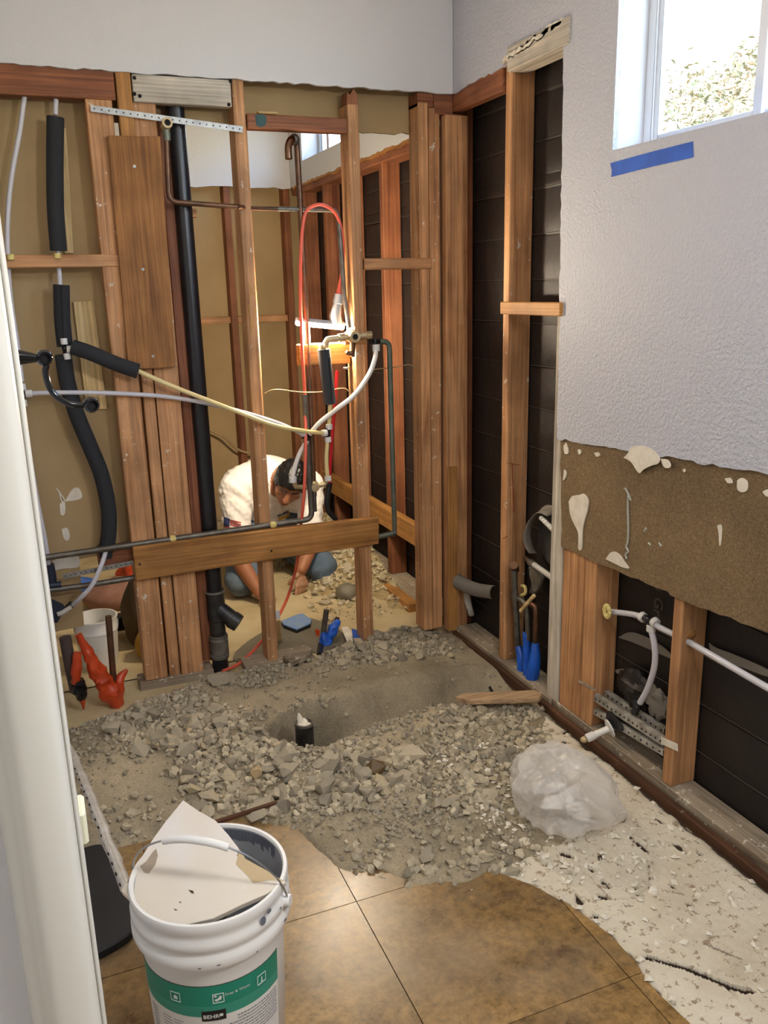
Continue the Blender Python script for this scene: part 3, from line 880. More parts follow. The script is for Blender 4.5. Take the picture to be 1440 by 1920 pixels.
def hull_mesh(name, seed, n=13, flat=.75):
    r = random.Random(seed); bm = bmesh.new()
    for _ in range(n):
        v = V((r.gauss(0, 1), r.gauss(0, 1), r.gauss(0, 1))).normalized() * r.uniform(.75, 1.0)
        bm.verts.new((v.x, v.y * r.uniform(.75, 1), v.z * flat))
    res = bmesh.ops.convex_hull(bm, input=bm.verts)
    bmesh.ops.delete(bm, geom=[g for g in res['geom_interior'] if isinstance(g, bmesh.types.BMVert)], context='VERTS')
    bmesh.ops.bevel(bm, geom=list(bm.edges), offset=.07, segments=1, affect='EDGES', clamp_overlap=True) if seed % 2 == 0 and n < 11 else None
    bmesh.ops.recalc_face_normals(bm, faces=bm.faces)
    me = bpy.data.meshes.new(name); bm.to_mesh(me); bm.free(); me.materials.append(M['rock']); return me


ROCKS = [hull_mesh('concrete_chunk', 100 + k, 14 + k % 5, .6 + .08 * (k % 4)) for k in range(14)]


ZL = ['small angular concrete chunk in the main heap between bucket and trench', 'grey concrete chunk in the heap before the flat partition studs', 'small concrete chunk just left of the drain hole',
      'dusty concrete chunk on the strip between trench and partition', 'small concrete chunk between the trench and the plastic bag', 'concrete chunk lying close to the plastic bag', 'small stray chunk where the soil meets the brown tiles', 'grey chunk on the mortar edge below the plastic bag', 'stray grey chunk on the dusty path behind the bucket']
ZC = [(560, 1470, 210, 62), (320, 1372, 110, 52), (470, 1400, 110, 50), (720, 1215, 190, 42), (930, 1390, 120, 60), (860, 1490, 90, 50), (760, 1615, 130, 42), (940, 1605, 80, 30), (250, 1535, 70, 30)]


def zlabel(px, py): return ZL[min(range(9), key=lambda k: ((px - ZC[k][0]) / ZC[k][2]) ** 2 + ((py - ZC[k][1]) / ZC[k][3]) ** 2)]


def rock(px, py, size, label=None, flat=None, mat=None, name='concrete_chunk', stretch=1.0):
    p = atZ(px, py, .02); x, y = p.x, p.y
    o = bpy.data.objects.new(name, rr.choice(ROCKS)); COL.objects.link(o)
    if mat:
        o.data = o.data.copy(); o.data.materials[0] = mat
    s = size / 2; o.scale = (s * rr.uniform(.85, 1.2) * stretch, s * rr.uniform(.75, 1.0), s * (flat or rr.uniform(.6, .95)))
    o.rotation_euler = (rr.uniform(-.4, .4), rr.uniform(-.4, .4), rr.uniform(0, 6.28))
    o.location = (x, y, soil_h(x, y) + o.scale.z * .42)
    zl = zlabel(px, py); tag(o, label or zl, 'rubble', None if label else 'chunks: ' + zl.split(' chunk ')[1])
    return o


wet = plain('wet_stone', '6E5430', .35, c2='54401F', scale=20, bmp=.3); tan_r = plain('tan_stone', 'C2A980', .9, c2='A8926C', scale=18, bmp=.3); pale_r = plain('pale_stone', 'BFB299', .9, c2='A99D85', scale=20, bmp=.3)
SPOTS = [(772, 1432, .125, 'largest pale concrete slab piece lying below the trench', .45, pale_r, 1.25), (703, 1458, .085, 'wet dark brown stone among the grey rubble', .8, wet, 1.0),
         (620, 1455, .098, 'broad grey concrete lump between the drain stub and the wet brown stone', .7, None, 1.1), (745, 1478, .085, 'upright grey shard leaning below the pale slab piece', 1.1, None, .8),
         (645, 1490, .07, None, .7, None, 1), (540, 1460, .08, 'squarish grey concrete block left of the broad lump', .8, None, 1.1), (522, 1488, .075, None, .7, None, 1.2),
         (480, 1458, .06, 'tan angular stone with a pale face in the rubble', .9, tan_r, 1), (845, 1515, .09, 'rounded dusty grey boulder below the upright shard', .6, None, 1.1), (905, 1500, .09, 'long flat pale stone beside the plastic bag', .35, pale_r, 1.5),
         (895, 1475, .075, None, .5, None, 1.3), (672, 1437, .07, None, .6, None, 1.3), (930, 1620, .07, None, .6, None, 1.3), (960, 1622, .075, 'large grey lump at the floor edge below the plastic bag', .8, None, 1), (800, 1600, .065, None, .7, None, 1),
         (765, 1632, .05, None, .7, None, 1), (722, 1632, .05, None, .6, None, 1.2), (445, 1400, .06, None, .6, None, 1), (300, 1405, .09, 'long grey lump at the lower edge of the heap by the partition', .6, None, 1.4), (330, 1395, .09, None, .7, None, 1.1), (265, 1420, .09, None, .7, None, 1),
         (280, 1390, .08, None, .7, None, 1), (395, 1490, .09, 'pinkish grey slab behind the drywall scrap in the bucket', .4, pale_r, 1.3), (385, 1525, .07, None, .8, None, 1), (370, 1512, .07, None, .7, None, 1), (418, 1285, .13, 'broad dusty concrete lump beside the foot of the black drain pipe', .5, None, 1.1), (860, 1458, .06, None, .7, None, 1.2),
         (480, 1380, .055, 'smooth oval pebble left of the drain hole', .7, None, 1.3), (655, 1220, .1, None, .4, None, 1.3), (715, 1235, .09, None, .5, None, 1)]
for px, py, sz, lb, flt, mt, st in SPOTS: rock(px, py, sz, lb, flt, mt, 'concrete_chunk', st)
ZONES = [(560, 1468, 210, 58, 74, .042, .092), (320, 1372, 110, 52, 52, .042, .09), (470, 1400, 110, 50, 26, .03, .055), (720, 1215, 190, 42, 44, .035, .085), (930, 1390, 120, 60, 30, .034, .07),
         (860, 1490, 90, 50, 22, .03, .06), (760, 1615, 130, 42, 14, .02, .042), (940, 1605, 80, 30, 8, .02, .045), (250, 1535, 70, 30, 4, .02, .04)]
for cx, cy, rx, ry, n, s0, s1 in ZONES:
    c = 0; tries = 0
    while c < n and tries < 2000:
        tries += 1; a = rr.uniform(0, 6.28); q = math.sqrt(rr.random()); px, py = cx + rx * q * math.cos(a), cy + ry * q * math.sin(a)
        p = atZ(px, py)
        if p.x > 1.44 or p.y > lerpt(YBACK, p.x) - .02 or p.y < lerpt(YFRONT, p.x): continue
        if lerpt(TNEAR, p.x) - .03 < p.y < lerpt(TFAR, p.x) + .12 and p.x > .53: continue
        if math.hypot(p.x - .195, p.y - 1.44) < .2: continue
        rock(px, py, s0 + (s1 - s0) * rr.random() ** 1.7); c += 1

# crowded smaller rubble between the chunks
fm = MB(); cnt = 0; tries = 0
while cnt < 1700 and tries < 40000:
    tries += 1; zi = rr.choices(range(9), weights=(36, 26, 14, 24, 16, 7, 3, 3, 2))[0]; cx, cy, rx, ry = ZC[zi]
    a = rr.uniform(0, 6.28); q = math.sqrt(rr.random()) * 1.12; p = atZ(cx + rx * q * math.cos(a), cy + ry * q * math.sin(a)); x, y = p.x, p.y
    if x > 1.46 or y > lerpt(YBACK, x) - .02 or y < lerpt(YFRONT, x): continue
    if lerpt(TNEAR, x) - .015 < y < lerpt(TFAR, x) + .12 and x > .53: continue
    if math.hypot(x - .195, y - 1.44) < .2: continue
    s = .006 + .016 * rr.random() ** 1.5; z = soil_h(x, y); R = Matrix.Rotation(rr.uniform(0, 6.28), 3, V((rr.gauss(0, 1), rr.gauss(0, 1), rr.gauss(0, 1))).normalized())
    hm = rr.choice(ROCKS); fm.add([V((x, y, z + s * .35)) + R @ V((v.co.x * s, v.co.y * s, v.co.z * s)) for v in hm.vertices], [tuple(pp.vertices) for pp in hm.polygons]); cnt += 1
ro = fm.build('rubble_fill', plain('rubble_fill', 'A29780', .95, c2='C8BBA0', scale=26), None, angle=0, fix=False)
tag(ro, 'crowded small broken concrete between the larger chunks', 'rubble', kind='stuff')

# fine gravel, too small to count
gm = MB(); OC = [V((1, 0, 0)), V((-1, 0, 0)), V((0, 1, 0)), V((0, -1, 0)), V((0, 0, 1)), V((0, 0, -1))]
OF = [(0, 2, 4), (2, 1, 4), (1, 3, 4), (3, 0, 4), (2, 0, 5), (1, 2, 5), (3, 1, 5), (0, 3, 5)]
cnt = 0; tries = 0
while cnt < 7000 and tries < 60000:
    tries += 1; x, y = rr.uniform(-.1, 1.5), rr.uniform(1.55, 3.2)
    e = min(y - lerpt(YFRONT, x), lerpt(XRIGHT, y) - x)
    if e < -.03 or y > lerpt(YBACK, x): continue
    bench = sst(2.60, 2.66, y) * (1 - sst(2.80, 2.88, y)) * sst(.3, .45, x); path = (1 - sst(.25, .4, x)) * (1 - sst(2.5, 2.65, y))
    dens = .25 + .75 * sst(-.1, .25, noise.noise(V((x * 5, y * 5, 8))))
    dens *= (1 - .9 * bench) * (1 - .7 * path) * (.25 if trench(x, y) > .02 else 1) * (.15 + .85 * sst(-.03, .4, e))
    if rr.random() > dens: continue
    s = .0035 + .010 * rr.random() ** 2.2; z = soil_h(x, y); R = Matrix.Rotation(rr.uniform(0, 6.28), 3, V((rr.gauss(0, 1), rr.gauss(0, 1), rr.gauss(0, 1))).normalized())
    gm.add([V((x, y, z + s * .4)) + R @ (p * s * rr.uniform(.6, 1.25)) for p in OC], OF); cnt += 1
go = gm.build('gravel', plain('gravel', '8B8271', .95, c2='B3A88F', scale=60), None, angle=0, fix=False)
tag(go, 'fine grey gravel and crumbs spread over the dug soil', 'gravel', kind='stuff')
# white plaster crumbs on the mortar bed
cm = MB()
for _ in range(1500):
    x, y = rr.uniform(.98, 1.5), rr.uniform(1.05, 2.15)
    if rr.random() > .25 + .9 * sst(1.25, 1.55, y) * (1 - sst(1.25, 1.5, x)): continue
    s = .002 + .011 * rr.random() ** 2.5; z = max(thin_h(x, y), soil_h(x, y) if y > 1.55 else -1); R = Matrix.Rotation(rr.uniform(0, 6.28), 3, V((rr.gauss(0, .3), rr.gauss(0, .3), 1)).normalized())
    cm.add([V((x, y, z + s * .3)) + R @ V((p.x * s * rr.uniform(.7, 1.6), p.y * s, p.z * s * .5)) for p in OC], OF)
tag(cm.build('plaster_crumbs', 'mastic', None, angle=0, fix=False), 'white plaster crumbs scattered on the mortar bed', 'crumbs', kind='stuff')

# ================================================================== PLUMBING IN THE PARTITION
def pth(pts, y):
    """pixel path -> points; entries (px,py) at depth y or (px,py,depth)"""
    return [atY(p[0], p[1], p[2] if len(p) > 2 else y) for p in pts]


def collar(parent, p, d, r=.013, h=.022, mat='collar', name='crimp_collar'):
    d = V(d).normalized(); p = V(p)
    return MB().tube([p - d * h / 2, p - d * h * .42, p + d * h * .42, p + d * h / 2], [r * .9, r, r, r * .9], 14).build(name, mat, parent)


def fitting(parent, p, arms, r=.0085, ln=.022, mat='black_fit', name='tee_fitting'):
    m = MB(); p = V(p)
    for a in arms: m.tube([p, p + V(a).normalized() * ln], r, 12)
    m.ball(p, r * 1.15, 12, 8)
    return m.build(name, mat, parent)


# --- cold supply: pale tube down the bay, tee, branch crossing to the shower valve
c0 = pth([(47, 172), (38, 240), (22, 330), (15, 400), (14, 470), (20, 560), (33, 650), (41, 715)], YP + .03)
t = thing('supply_tube', 'pale lilac plastic supply tube running down beside the door casing', 'pipe', c0[-1])
MB().tube(cr(c0, 6), .0078, 12).build('tube', 'pex', t)
c1 = pth([(43, 765), (55, 850), (70, 940), (84, 1010), (91, 1060)], YP + .03)
MB().tube(cr(c1, 6), .0082, 12).build('tube', 'pex', t)
q = atY(42, 741, YP + .03)
fitting(t, q, ((0, 0, 1), (0, 0, -1), (1, 0, 0)))
collar(t, atY(41, 725, YP + .03), (0, 0, 1)); collar(t, atY(43, 756, YP + .03), (.05, 0, -1)); collar(t, atY(54, 738, YP + .03), (1, 0, 0))
b0 = pth([(50, 738, YP + .03), (120, 736, YP + .0), (230, 738, YP - .02), (330, 746, YP - .02), (430, 766, YP - .02), (520, 793, YP - .02), (570, 815, YP - .015)], YP)
MB().tube(cr(b0, 6), .0078, 12).build('branch_tube', 'pex', t)
collar(t, atY(20, 482, YP - .005), (0, 0, 1), .011, .018, 'foam_yellow', 'foam_ring')

# --- hot supply in black foam
h0 = pth([(105, 186), (104, 215)], YP + .03)
t = thing('insulated_supply', 'hot supply tube in split black foam sleeves swinging down the bay', 'pipe', atY(120, 700, YP + .03))
MB().tube(h0, .0078, 12).build('tube', 'pex', t)
sl = pth([(104, 220), (103, 300), (104, 390), (110, 470)], YP + .025)
MB().tube(cr(sl, 5), .0265, 16).build('foam_sleeve', 'foam_black', t)
MB().tube(pth([(109, 470), (113, 540)], YP + .025), .0075, 12).build('tube', 'pex', t)
collar(t, atY(108, 480, YP - .004), (0, 0, 1), .011, .016, 'foam_yellow', 'foam_ring')
sl2 = pth([(115, 534), (117, 600), (122, 650)], YP + .02)
MB().tube(cr(sl2, 5), .026, 16).build('foam_sleeve', 'foam_black', t)
MB().bar(atY(114, 536, YP - .006), atY(119, 640, YP - .006), .004, .004, (0, 1, 0)).build('split_seam', 'hole', t)
q = atY(122, 653, YP + .0); fitting(t, q, ((0, 0, 1), (0, 0, -1), (1, 0, .1)), .009, .03)
collar(t, atY(120, 640, YP - .006), (0, 0, 1), .011, .02); collar(t, atY(131, 655, YP - .01), (1, 0, -.1), .012, .02); collar(t, atY(126, 668, YP - .006), (.1, 0, -1), .011, .02)
sl3 = pth([(118, 665), (127, 720), (145, 780), (168, 835), (190, 890), (203, 950), (204, 1000), (197, 1044)], YP + .025)
MB().tube(cr(sl3, 6), [.027] * 43, 16).build('foam_sleeve', 'foam_black', t)
sl4 = pth([(137, 651, YP - .01), (170, 662, YP - .03), (220, 683, YP - .045), (259, 696, YP - .05)], YP)
MB().tube(cr(sl4, 5), .0255, 16).build('foam_sleeve', 'foam_black', t)
br = pth([(255, 694, YP - .05), (330, 727, YP - .05), (420, 762, YP - .05), (510, 796, YP - .045), (570, 808, YP - .03), (606, 812, YP - .01)], YP)
MB().tube(cr(br, 6), .0080, 12).build('branch_tube', 'pex_yellow', t)
lo = pth([(198, 1035, YP - .0), (190, 1060, YP - .03), (172, 1098, YP - .035), (150, 1122, YP - .02), (135, 1136, YP + .02)], YP)
MB().tube(cr(lo, 6), .0082, 12).build('tube', 'pex', t)
collar(t, atY(131, 1137, YP + .02), (-1, 0, -.9), .013, .03, 'black_fit', 'elbow_fitting')

# --- yellow hot tee feeding upper and lower valves
T0 = atY(614, 813, YP - .0)
t = thing('riser_assembly', 'yellowed vertical hot tube with grey foam sleeve between the two shower valves', 'pipe', T0)
fitting(t, T0, ((0, 0, 1), (0, 0, -1), (-1, 0, 0)))
collar(t, atY(608, 812, YP - .004), (1, 0, 0), .013, .022); collar(t, atY(617, 800, YP), (0, 0, 1), .013, .02); collar(t, atY(615, 824, YP), (0, 0, 1), .013, .02)
MB().tube(pth([(619, 756), (617, 800)], YP), .008, 12).build('tube', 'pex_yellow', t)
MB().tube(cr(pth([(607, 655), (612, 700), (619, 757)], YP - .002), 4), .0235, 16).build('foam_sleeve', plain('foam_grey', '2E3338', .9, bmp=.2, scale=150), t)
MB().bar(atY(616, 668, YP - .0265), atY(623, 756, YP - .0265), .003, .003, (0, 1, 0)).build('split_seam', 'hole', t)
MB().tube(cr(pth([(614, 826), (612, 860), (614, 893)], YP), 4), .008, 12).build('tube', 'pex_yellow', t)
collar(t, atY(615, 897, YP), (0, 0, 1), .013, .02)
collar(t, atY(605, 652, YP), (0, 0, 1), .014, .026, 'brass', 'brass_adapter')

# --- white cold tube from the upper valve to the lower one
t = thing('crossover_tube', 'white plastic tube curving from the upper valve down to the lower valve', 'pipe', atY(577, 820, YP + .02))
cw = pth([(705, 652, YP - .0), (703, 672, YP - .02), (692, 702, YP - .035), (665, 740, YP - .035), (630, 768, YP - .03), (600, 792, YP - .015), (580, 815, YP)], YP)
MB().tube(cr(cw, 6), .0092, 12).build('tube', 'pex_white', t)
q = atY(577, 822, YP + .005); fitting(t, q, ((.6, 0, .8), (-.6, 0, -.8), (-1, 0, .4)))
cw2 = pth([(576, 826), (562, 850), (552, 878), (549, 893)], YP + .005)
MB().tube(cr(cw2, 5), .0088, 12).build('tube', 'pex_white', t)
collar(t, atY(549, 899, YP + .005), (0, 0, 1), .014, .024); collar(t, atY(705, 652, YP), (0, 0, 1), .015, .026); collar(t, atY(568, 813, YP - .004), (1, 0, -.3), .012, .018)

# --- upper shower valve
vb = atY(661, 631, YP - .01)
t = thing('shower_valve', 'pale brass upper shower valve body beside the glowing work light', 'valve', vb)
m = MB(); m.tube([vb + V((0, .03, 0)), vb + V((0, -.03, 0))], [.024, .021], 18); m.ball(vb + V((0, .0, 0)), .025, 14, 10)
m.build('valve_body', 'brass', t)
MB().tube([vb + V((0, -.0305, 0)), vb + V((0, -.031, 0))], .011, 12).build('spindle_hole', 'hole', t)
MB().tube([vb + V((.01, 0, 0)), vb + V((.055, .0, .003)), vb + V((.056, 0, .003)), vb + V((.075, 0, .003)), vb + V((.076, 0, .003))], [.011, .011, .015, .015, .011], 12).build('side_outlet', 'brass', t)
fitting(t, atY(703, 640, YP - .002), ((1, 0, 0), (0, 0, -1), (-1, 0, 0)), .009, .02, 'black_fit', 'tee_fitting')
m = MB(); m.tube([vb + V((-.01, 0, 0)), vb + V((-.03, 0, -.002)), vb + V((-.031, 0, -.002)), vb + V((-.055, 0, -.004)), vb + V((-.056, 0, -.004)), vb + V((-.085, 0, -.006)), vb + V((-.098, 0, -.008)), vb + V((-.106, 0, -.018)), vb + V((-.107, 0, -.035))], [.012, .012, .016, .016, .011, .012, .012, .012, .012], 12)
m.build('side_inlet', 'brass', t)
MB().tube([vb + V((0, 0, -.015)), vb + V((-.002, 0, -.045)), vb + V((-.002, 0, -.075))], [.012, .011, .008], 12).build('lower_port', 'copper', t)
m = MB(); k0 = atY(658, 662, YP - .02); m.ball(k0, (.016, .008, .010), 10, 6); m.ball(k0 + V((-.014, -.002, .002)), .009, 8, 6); m.build('copper_ear', 'copper', t)
# wood block that carries the valve
wbk = MB().box(.915, 1.118, YP + .035, YP + .073, 1.172, 1.252).build('backing_block', 'gold_x', wp, .003)
MB().box(1.085, 1.175, YP - .004, YP + .03, 1.245, 1.262).build('backing_block', 'gold_x', wp, .002)
MB().ball(atY(650, 690, YP + .033), (.014, .003, .005), 8, 5).build('bent_nail', 'galv', wbk)
# bright bracket wires holding the light
# --- lower tub valve
vb = atY(588, 912, YP + .02)
t = thing('tub_valve', 'pale brass lower valve with side elbows in front of the kneeling man', 'valve', vb)
m = MB(); m.tube([vb + V((0, .025, 0)), vb + V((0, -.025, 0))], [.018, .016], 16); m.ball(vb, (.022, .02, .026), 14, 10); m.build('valve_body', 'brass', t)
MB().tube([vb + V((0, -.0255, 0)), vb + V((0, -.03, 0))], [.012, .011], 12).build('valve_cap', 'brass', t)
MB().tube([vb + V((.01, 0, 0)), vb + V((.03, 0, .002)), vb + V((.045, 0, .005)), vb + V((.052, 0, .012)), vb + V((.053, 0, .03))], .0095, 12).build('side_elbow', 'brass', t)
MB().tube([vb + V((-.01, 0, 0)), vb + V((-.055, 0, .003)), vb + V((-.07, 0, .006)), vb + V((-.075, 0, .016)), vb + V((-.075, 0, .03))], .0095, 12).build('side_elbow', 'brass', t)
MB().tube([vb + V((0, 0, -.02)), vb + V((0, 0, -.04)), vb + V((0, 0, -.041)), vb + V((0, 0, -.10))], [.011, .011, .009, .009], 12).build('spout_stub', 'copper_grey', t)
bh = cr(pth([(618, 905), (615, 925), (613, 945), (617, 960), (628, 972), (634, 985)], YP + .04), 5)
tag(MB().tube(bh, [.012] * 10 + [.011] * (len(bh) - 14) + [.006] * 4, 12).build('spout_hose', 'black_fit'), 'short black hose hanging from the lower valve', 'hose')

# --- copper shower riser with elbow and stub arm
r0 = pth([(556, 262), (559, 400), (562, 560), (566, 700), (577, 800), (586, 880)], YP + .05)
t = thing('shower_riser', 'straight brown copper riser with a chrome elbow arm at its top', 'pipe', r0[-1])
xr_ = (r0[0].x + r0[-1].x) / 2
MB().tube([V((r0[0].x, YP + .05, r0[0].z)), V((r0[0].x + .006, YP + .045, 1.25)), V((vb.x, vb.y, vb.z + .02))], .0105, 12).build('pipe', 'copper', t)
e0 = atY(552, 262, YP + .04)
m = MB(); m.ball(e0, .02, 12, 8); m.build('elbow', 'copper_grey', t)
MB().tube(cr([e0, e0 + V((-.02, -.02, -.005)), e0 + V((-.034, -.035, -.03)), e0 + V((-.036, -.04, -.07))], 4), .0125, 12).build('arm', 'chrome', t)

# --- upper copper loop
a0 = atY(311, 236, YP - .02)
t = thing('copper_loop', 'brown copper pipe run crossing the upper studs with a capped stub', 'pipe', a0)
pa = elbow(a0, atY(317, 378, YP - .015), atY(445, 388, YP - .015), .03)
MB().tube(pa, .0088, 12).build('pipe', 'copper', t)
MB().tube(pth([(445, 388, YP - .015), (470, 391, YP + .03), (520, 392, YP + .05)], YP), .0088, 12).build('pipe', 'copper', t)
pb = elbow(atY(520, 392, YP + .05), atY(634, 394, YP + .05), atY(646, 560, YP + .03), .035) + [atY(655, 615, YP + .01)]
MB().tube(pb, .0092, 12).build('pipe', 'copper_grey', t)
MB().tube([a0 + V((0, .02, -.0)), a0 + V((.002, -.025, .006))], [.016, .017], 14).build('stub_fitting', 'brass', t)
MB().tube([a0 + V((.0023, -.026, .0061)), a0 + V((.0025, -.027, .0062))], .010, 12).build('stub_bore', 'hole', t)
MB().tube([a0 + V((0, .0, -.012)), a0 + V((.001, 0, -.045))], [.0125, .0115], 12).build('coupling', 'copper_green', t)

# --- right copper run
t = thing('copper_drop', 'greenish grey copper pipe dropping from the upper valve to the low run', 'pipe', atY(738, 995, YP + .03))
p1 = elbow(atY(712, 640, YP), atY(730, 641, YP), atY(731, 700, YP + .01), .025)
p2 = elbow(p1[-1], atY(740, 1000, YP + .05), atY(700, 1008, YP + .05), .02)
MB().tube(p1[:-1] + p2[1:], .0105, 12).build('pipe', 'copper_green', t)
MB().tube([atY(736, 1001, YP + .05), atY(742, 999, YP + .05)], .013, 12).build('elbow', 'copper_grey', t)
# tie wires
for pts, lb in (([(496, 738), (510, 731), (530, 731), (560, 735), (600, 735), (640, 728), (652, 732), (660, 742)], 'thin tan tie wire strung behind the yellowed hot tube'), ([(690, 698), (700, 693), (730, 690), (750, 687), (768, 684), (790, 695), (806, 708)], 'thin tan tie wire tied round the greenish copper pipe')):
    tag(MB().tube(cr(pth(pts, YP + .015), 4), .0022, 6).build('tie_wire', 'wire'), lb, 'wire')

# --- two low horizontal copper pipes
t = thing('horizontal_pipe', 'upper of two grey copper pipes lying along the low golden board', 'pipe', atY(330, 1010, YP - .012))
pc = [atY(60, 1049, YP - .012)] + elbow(atY(80, 1046, YP - .012), atY(585, 973, YP + .0), atY(571, 740, YP + .02), .03)
MB().tube(pc, .0112, 12).build('pipe', 'copper_grey', t)
for a, b in ((324, 1010), (512, 984)): MB().ball(atY(a, b, YP - .006), (.016, .016, .014), 8, 6).build('foam_plug', 'foam_yellow', t, angle=0)
t2 = MB().tube(pth([(70, 1109, YP + .02), (160, 1098, YP + .02), (260, 1082, YP + .02), (480, 1045, YP + .1), (702, 1008, YP + .05)], YP), .0105, 12).build('horizontal_pipe', 'copper_grey')
tag(t2, 'lower of two grey copper pipes passing behind the low golden board', 'pipe')

# --- black drain stack
x_, y_ = .535, YB - .04
t = thing('drain_stack', 'tall black plastic drain pipe with a cleanout fitting standing in the wall', 'pipe', (x_, y_, 0))
MB().tube([(x_ - .004, y_, 2.12), (x_, y_, .30)], .030, 20).build('pipe', 'abs', t)
MB().tube([(x_, y_, .34), (x_, y_, .335), (x_, y_, .22), (x_, y_, .215), (x_, y_, .15)], [.03, .036, .036, .031, .031], 20).build('cleanout_tee', 'abs_dirty', t)
MB().tube([(x_ + .01, y_ - .01, .265), (x_ + .05, y_ - .035, .225), (x_ + .052, y_ - .036, .2225), (x_ + .075, y_ - .05, .205)], [.03, .032, .036, .034], 18).build('cleanout_plug', 'abs_dirty', t)
MB().tube([(x_, y_, .155), (x_, y_, .153), (x_, y_, .06), (x_, y_, .058)], [.031, .037, .037, .031], 20).build('rubber_coupling', 'rubber_grey', t)
for z in (.14, .075): MB().lathe([(.0372, -.005), (.0385, -.005), (.0385, .005), (.0372, .005)], (x_, y_, z), n=20).build('hose_clamp', 'galv', t)
MB().lathe([(.036, -.003), (.0395, -.003), (.0395, .004), (.036, .004)], (x_, y_, .335), n=20).build('ring', 'galv', t)
MB().tube([(x_, y_, .06), (x_ + .002, y_, -.05)], .031, 20).build('pipe', 'abs', t)

# --- perforated straps
def strap(p, q, wd, n, label, up=(0, 0, 1), mat='galv', th=.0016, rows=1):
    p, q = V(p), V(q); tt = thing('pipe_strap', label, 'strap', p)
    MB().bar(p, q, th, wd, up).build('strap', mat, tt)
    d = (q - p).normalized(); nn = d.cross(V(up)).normalized(); h = MB()
    for k in range(n):
        c = p.lerp(q, (k + .5) / n)
        for r_ in range(rows): h.disc(c + V(up) * (0 if rows == 1 else (r_ - .5) * wd * .5), nn, wd * .13, 8, th + .0008)
    h.build('punched_hole', 'hole', tt)
    return tt


strap(atY(170, 203, YP - .012), atY(455, 243, YP - .012), .019, 22, 'galvanised perforated strap nailed across the upper studs')
strap(atY(118, 1081, YP + .0), atY(250, 1055, YP - .003), .018, 14, 'short galvanised strap behind the lower hot tube')
# pale wood strips lodged behind the sleeves
tag(MB().prism([atY(a, b, YB - .012) for a, b in ((118, 240), (124, 240), (138, 475), (121, 475))], (0, .01, 0)).build('wood_strip', 'pale_z', None, .001), 'thin pale wood sliver standing behind the upper foam sleeve', 'wood strip')
tag(MB().prism([atY(a, b, YB - .012) for a, b in ((137, 566), (175, 564), (201, 767), (162, 768))], (0, .01, 0)).build('wood_strip', 'pale_z', None, .001), 'short pale pine board with a knot behind the foam sleeves', 'wood strip')
# grey wire behind the man, far wall
tag(MB().tube(cr([atY(a, b, YF - .02) for a, b in ((390, 805), (420, 820), (450, 845), (500, 855))], 5), .008, 8).build('far_cable', 'wire'), 'tan cable sagging along the far wall behind the man', 'cable')

# ================================================================== WORK LIGHT AND CORD
lp = atY(556, 604, YP + .055); rp = atY(650, 613, YP + .055)
t = thing('work_light', 'glowing tubular work light clipped over the upper shower valve', 'lamp', (lp + rp) / 2)
d = (rp - lp).normalized(); u = V((0, 0, 1))
hs = MB(); prof = []
for i in range(9):
    a = math.pi * i / 8; prof.append((math.cos(a) * .02, math.sin(a) * .014))
hs.prism([lp + V((0, x, z + .004)) for x, z in prof], rp - lp).build('housing', 'plug_grey', t)
MB().capsule(lp + d * .006 + V((0, 0, -.002)), rp - d * .02 + V((0, 0, -.002)), .011, .011).build('glowing_tube', 'tube_light', t)
hb = pth([(630, 606), (628, 592), (633, 570), (633.2, 569), (636, 552)], YP + .05)
MB().tube(hb, [.024, .023, .016, .019, .017], 16).build('handle', 'plug_grey', t)
MB().tube(pth([(636, 553), (638, 538), (639, 525)], YP + .05), [.013, .010, .007], 12).build('cord_grip', 'orange_cord', t)
MB().tube([lp + V((.03, 0, -.005)), lp + V((.03, .0, -.088))], .008, 10).build('bracket_post', 'collar', t)
MB().tube([lp + V((.01, 0, -.088)), lp + V((.09, 0, -.088))], .008, 10).build('bracket_foot', 'collar', t)
for k in range(3):
    l = bpy.data.lights.new('work_light_bulb', 'POINT'); l.energy = WORK / 3; l.color = (1, .84, .62); l.shadow_soft_size = .03
    o = bpy.data.objects.new('work_light_bulb', l); COL.objects.link(o); o.location = lp.lerp(rp, .15 + .33 * k) + V((0, .0, -.034))
cd = pth([(639, 526, YP + .05), (642, 500, YP + .05), (643, 450, YP + .045), (632, 405, YP + .04), (608, 385, YP + .02), (585, 387, YP + .03), (571, 405, YP + .03), (565, 460, YP + .03), (563, 540, YP + .03), (566, 640, YP + .02), (571, 740, YP + .03),
          (573, 840, YP - .02), (569, 940, YP - .035), (562, 1000, YP + .04), (556, 1060, YP + .12), (543, 1110, YP + .2), (525, 1150, YP + .18), (500, 1190, YP + .13), (470, 1225, YP + .09)], YP)
cd += [atZ(445, 1246, .012), atZ(418, 1258, .02)]
tag(MB().tube(cr(cd, 6), .0062, 10).build('extension_cord', 'orange_cord'), 'orange extension cord looping over the studs and down to the floor', 'cord')
tag(MB().tube(cr(pth([(632, 695), (628, 760), (622, 830), (617, 905)], YP + .035), 5), .007, 10).build('red_tube', 'red_tube'), 'thin red tube hanging behind the yellowed hot tube', 'hose')

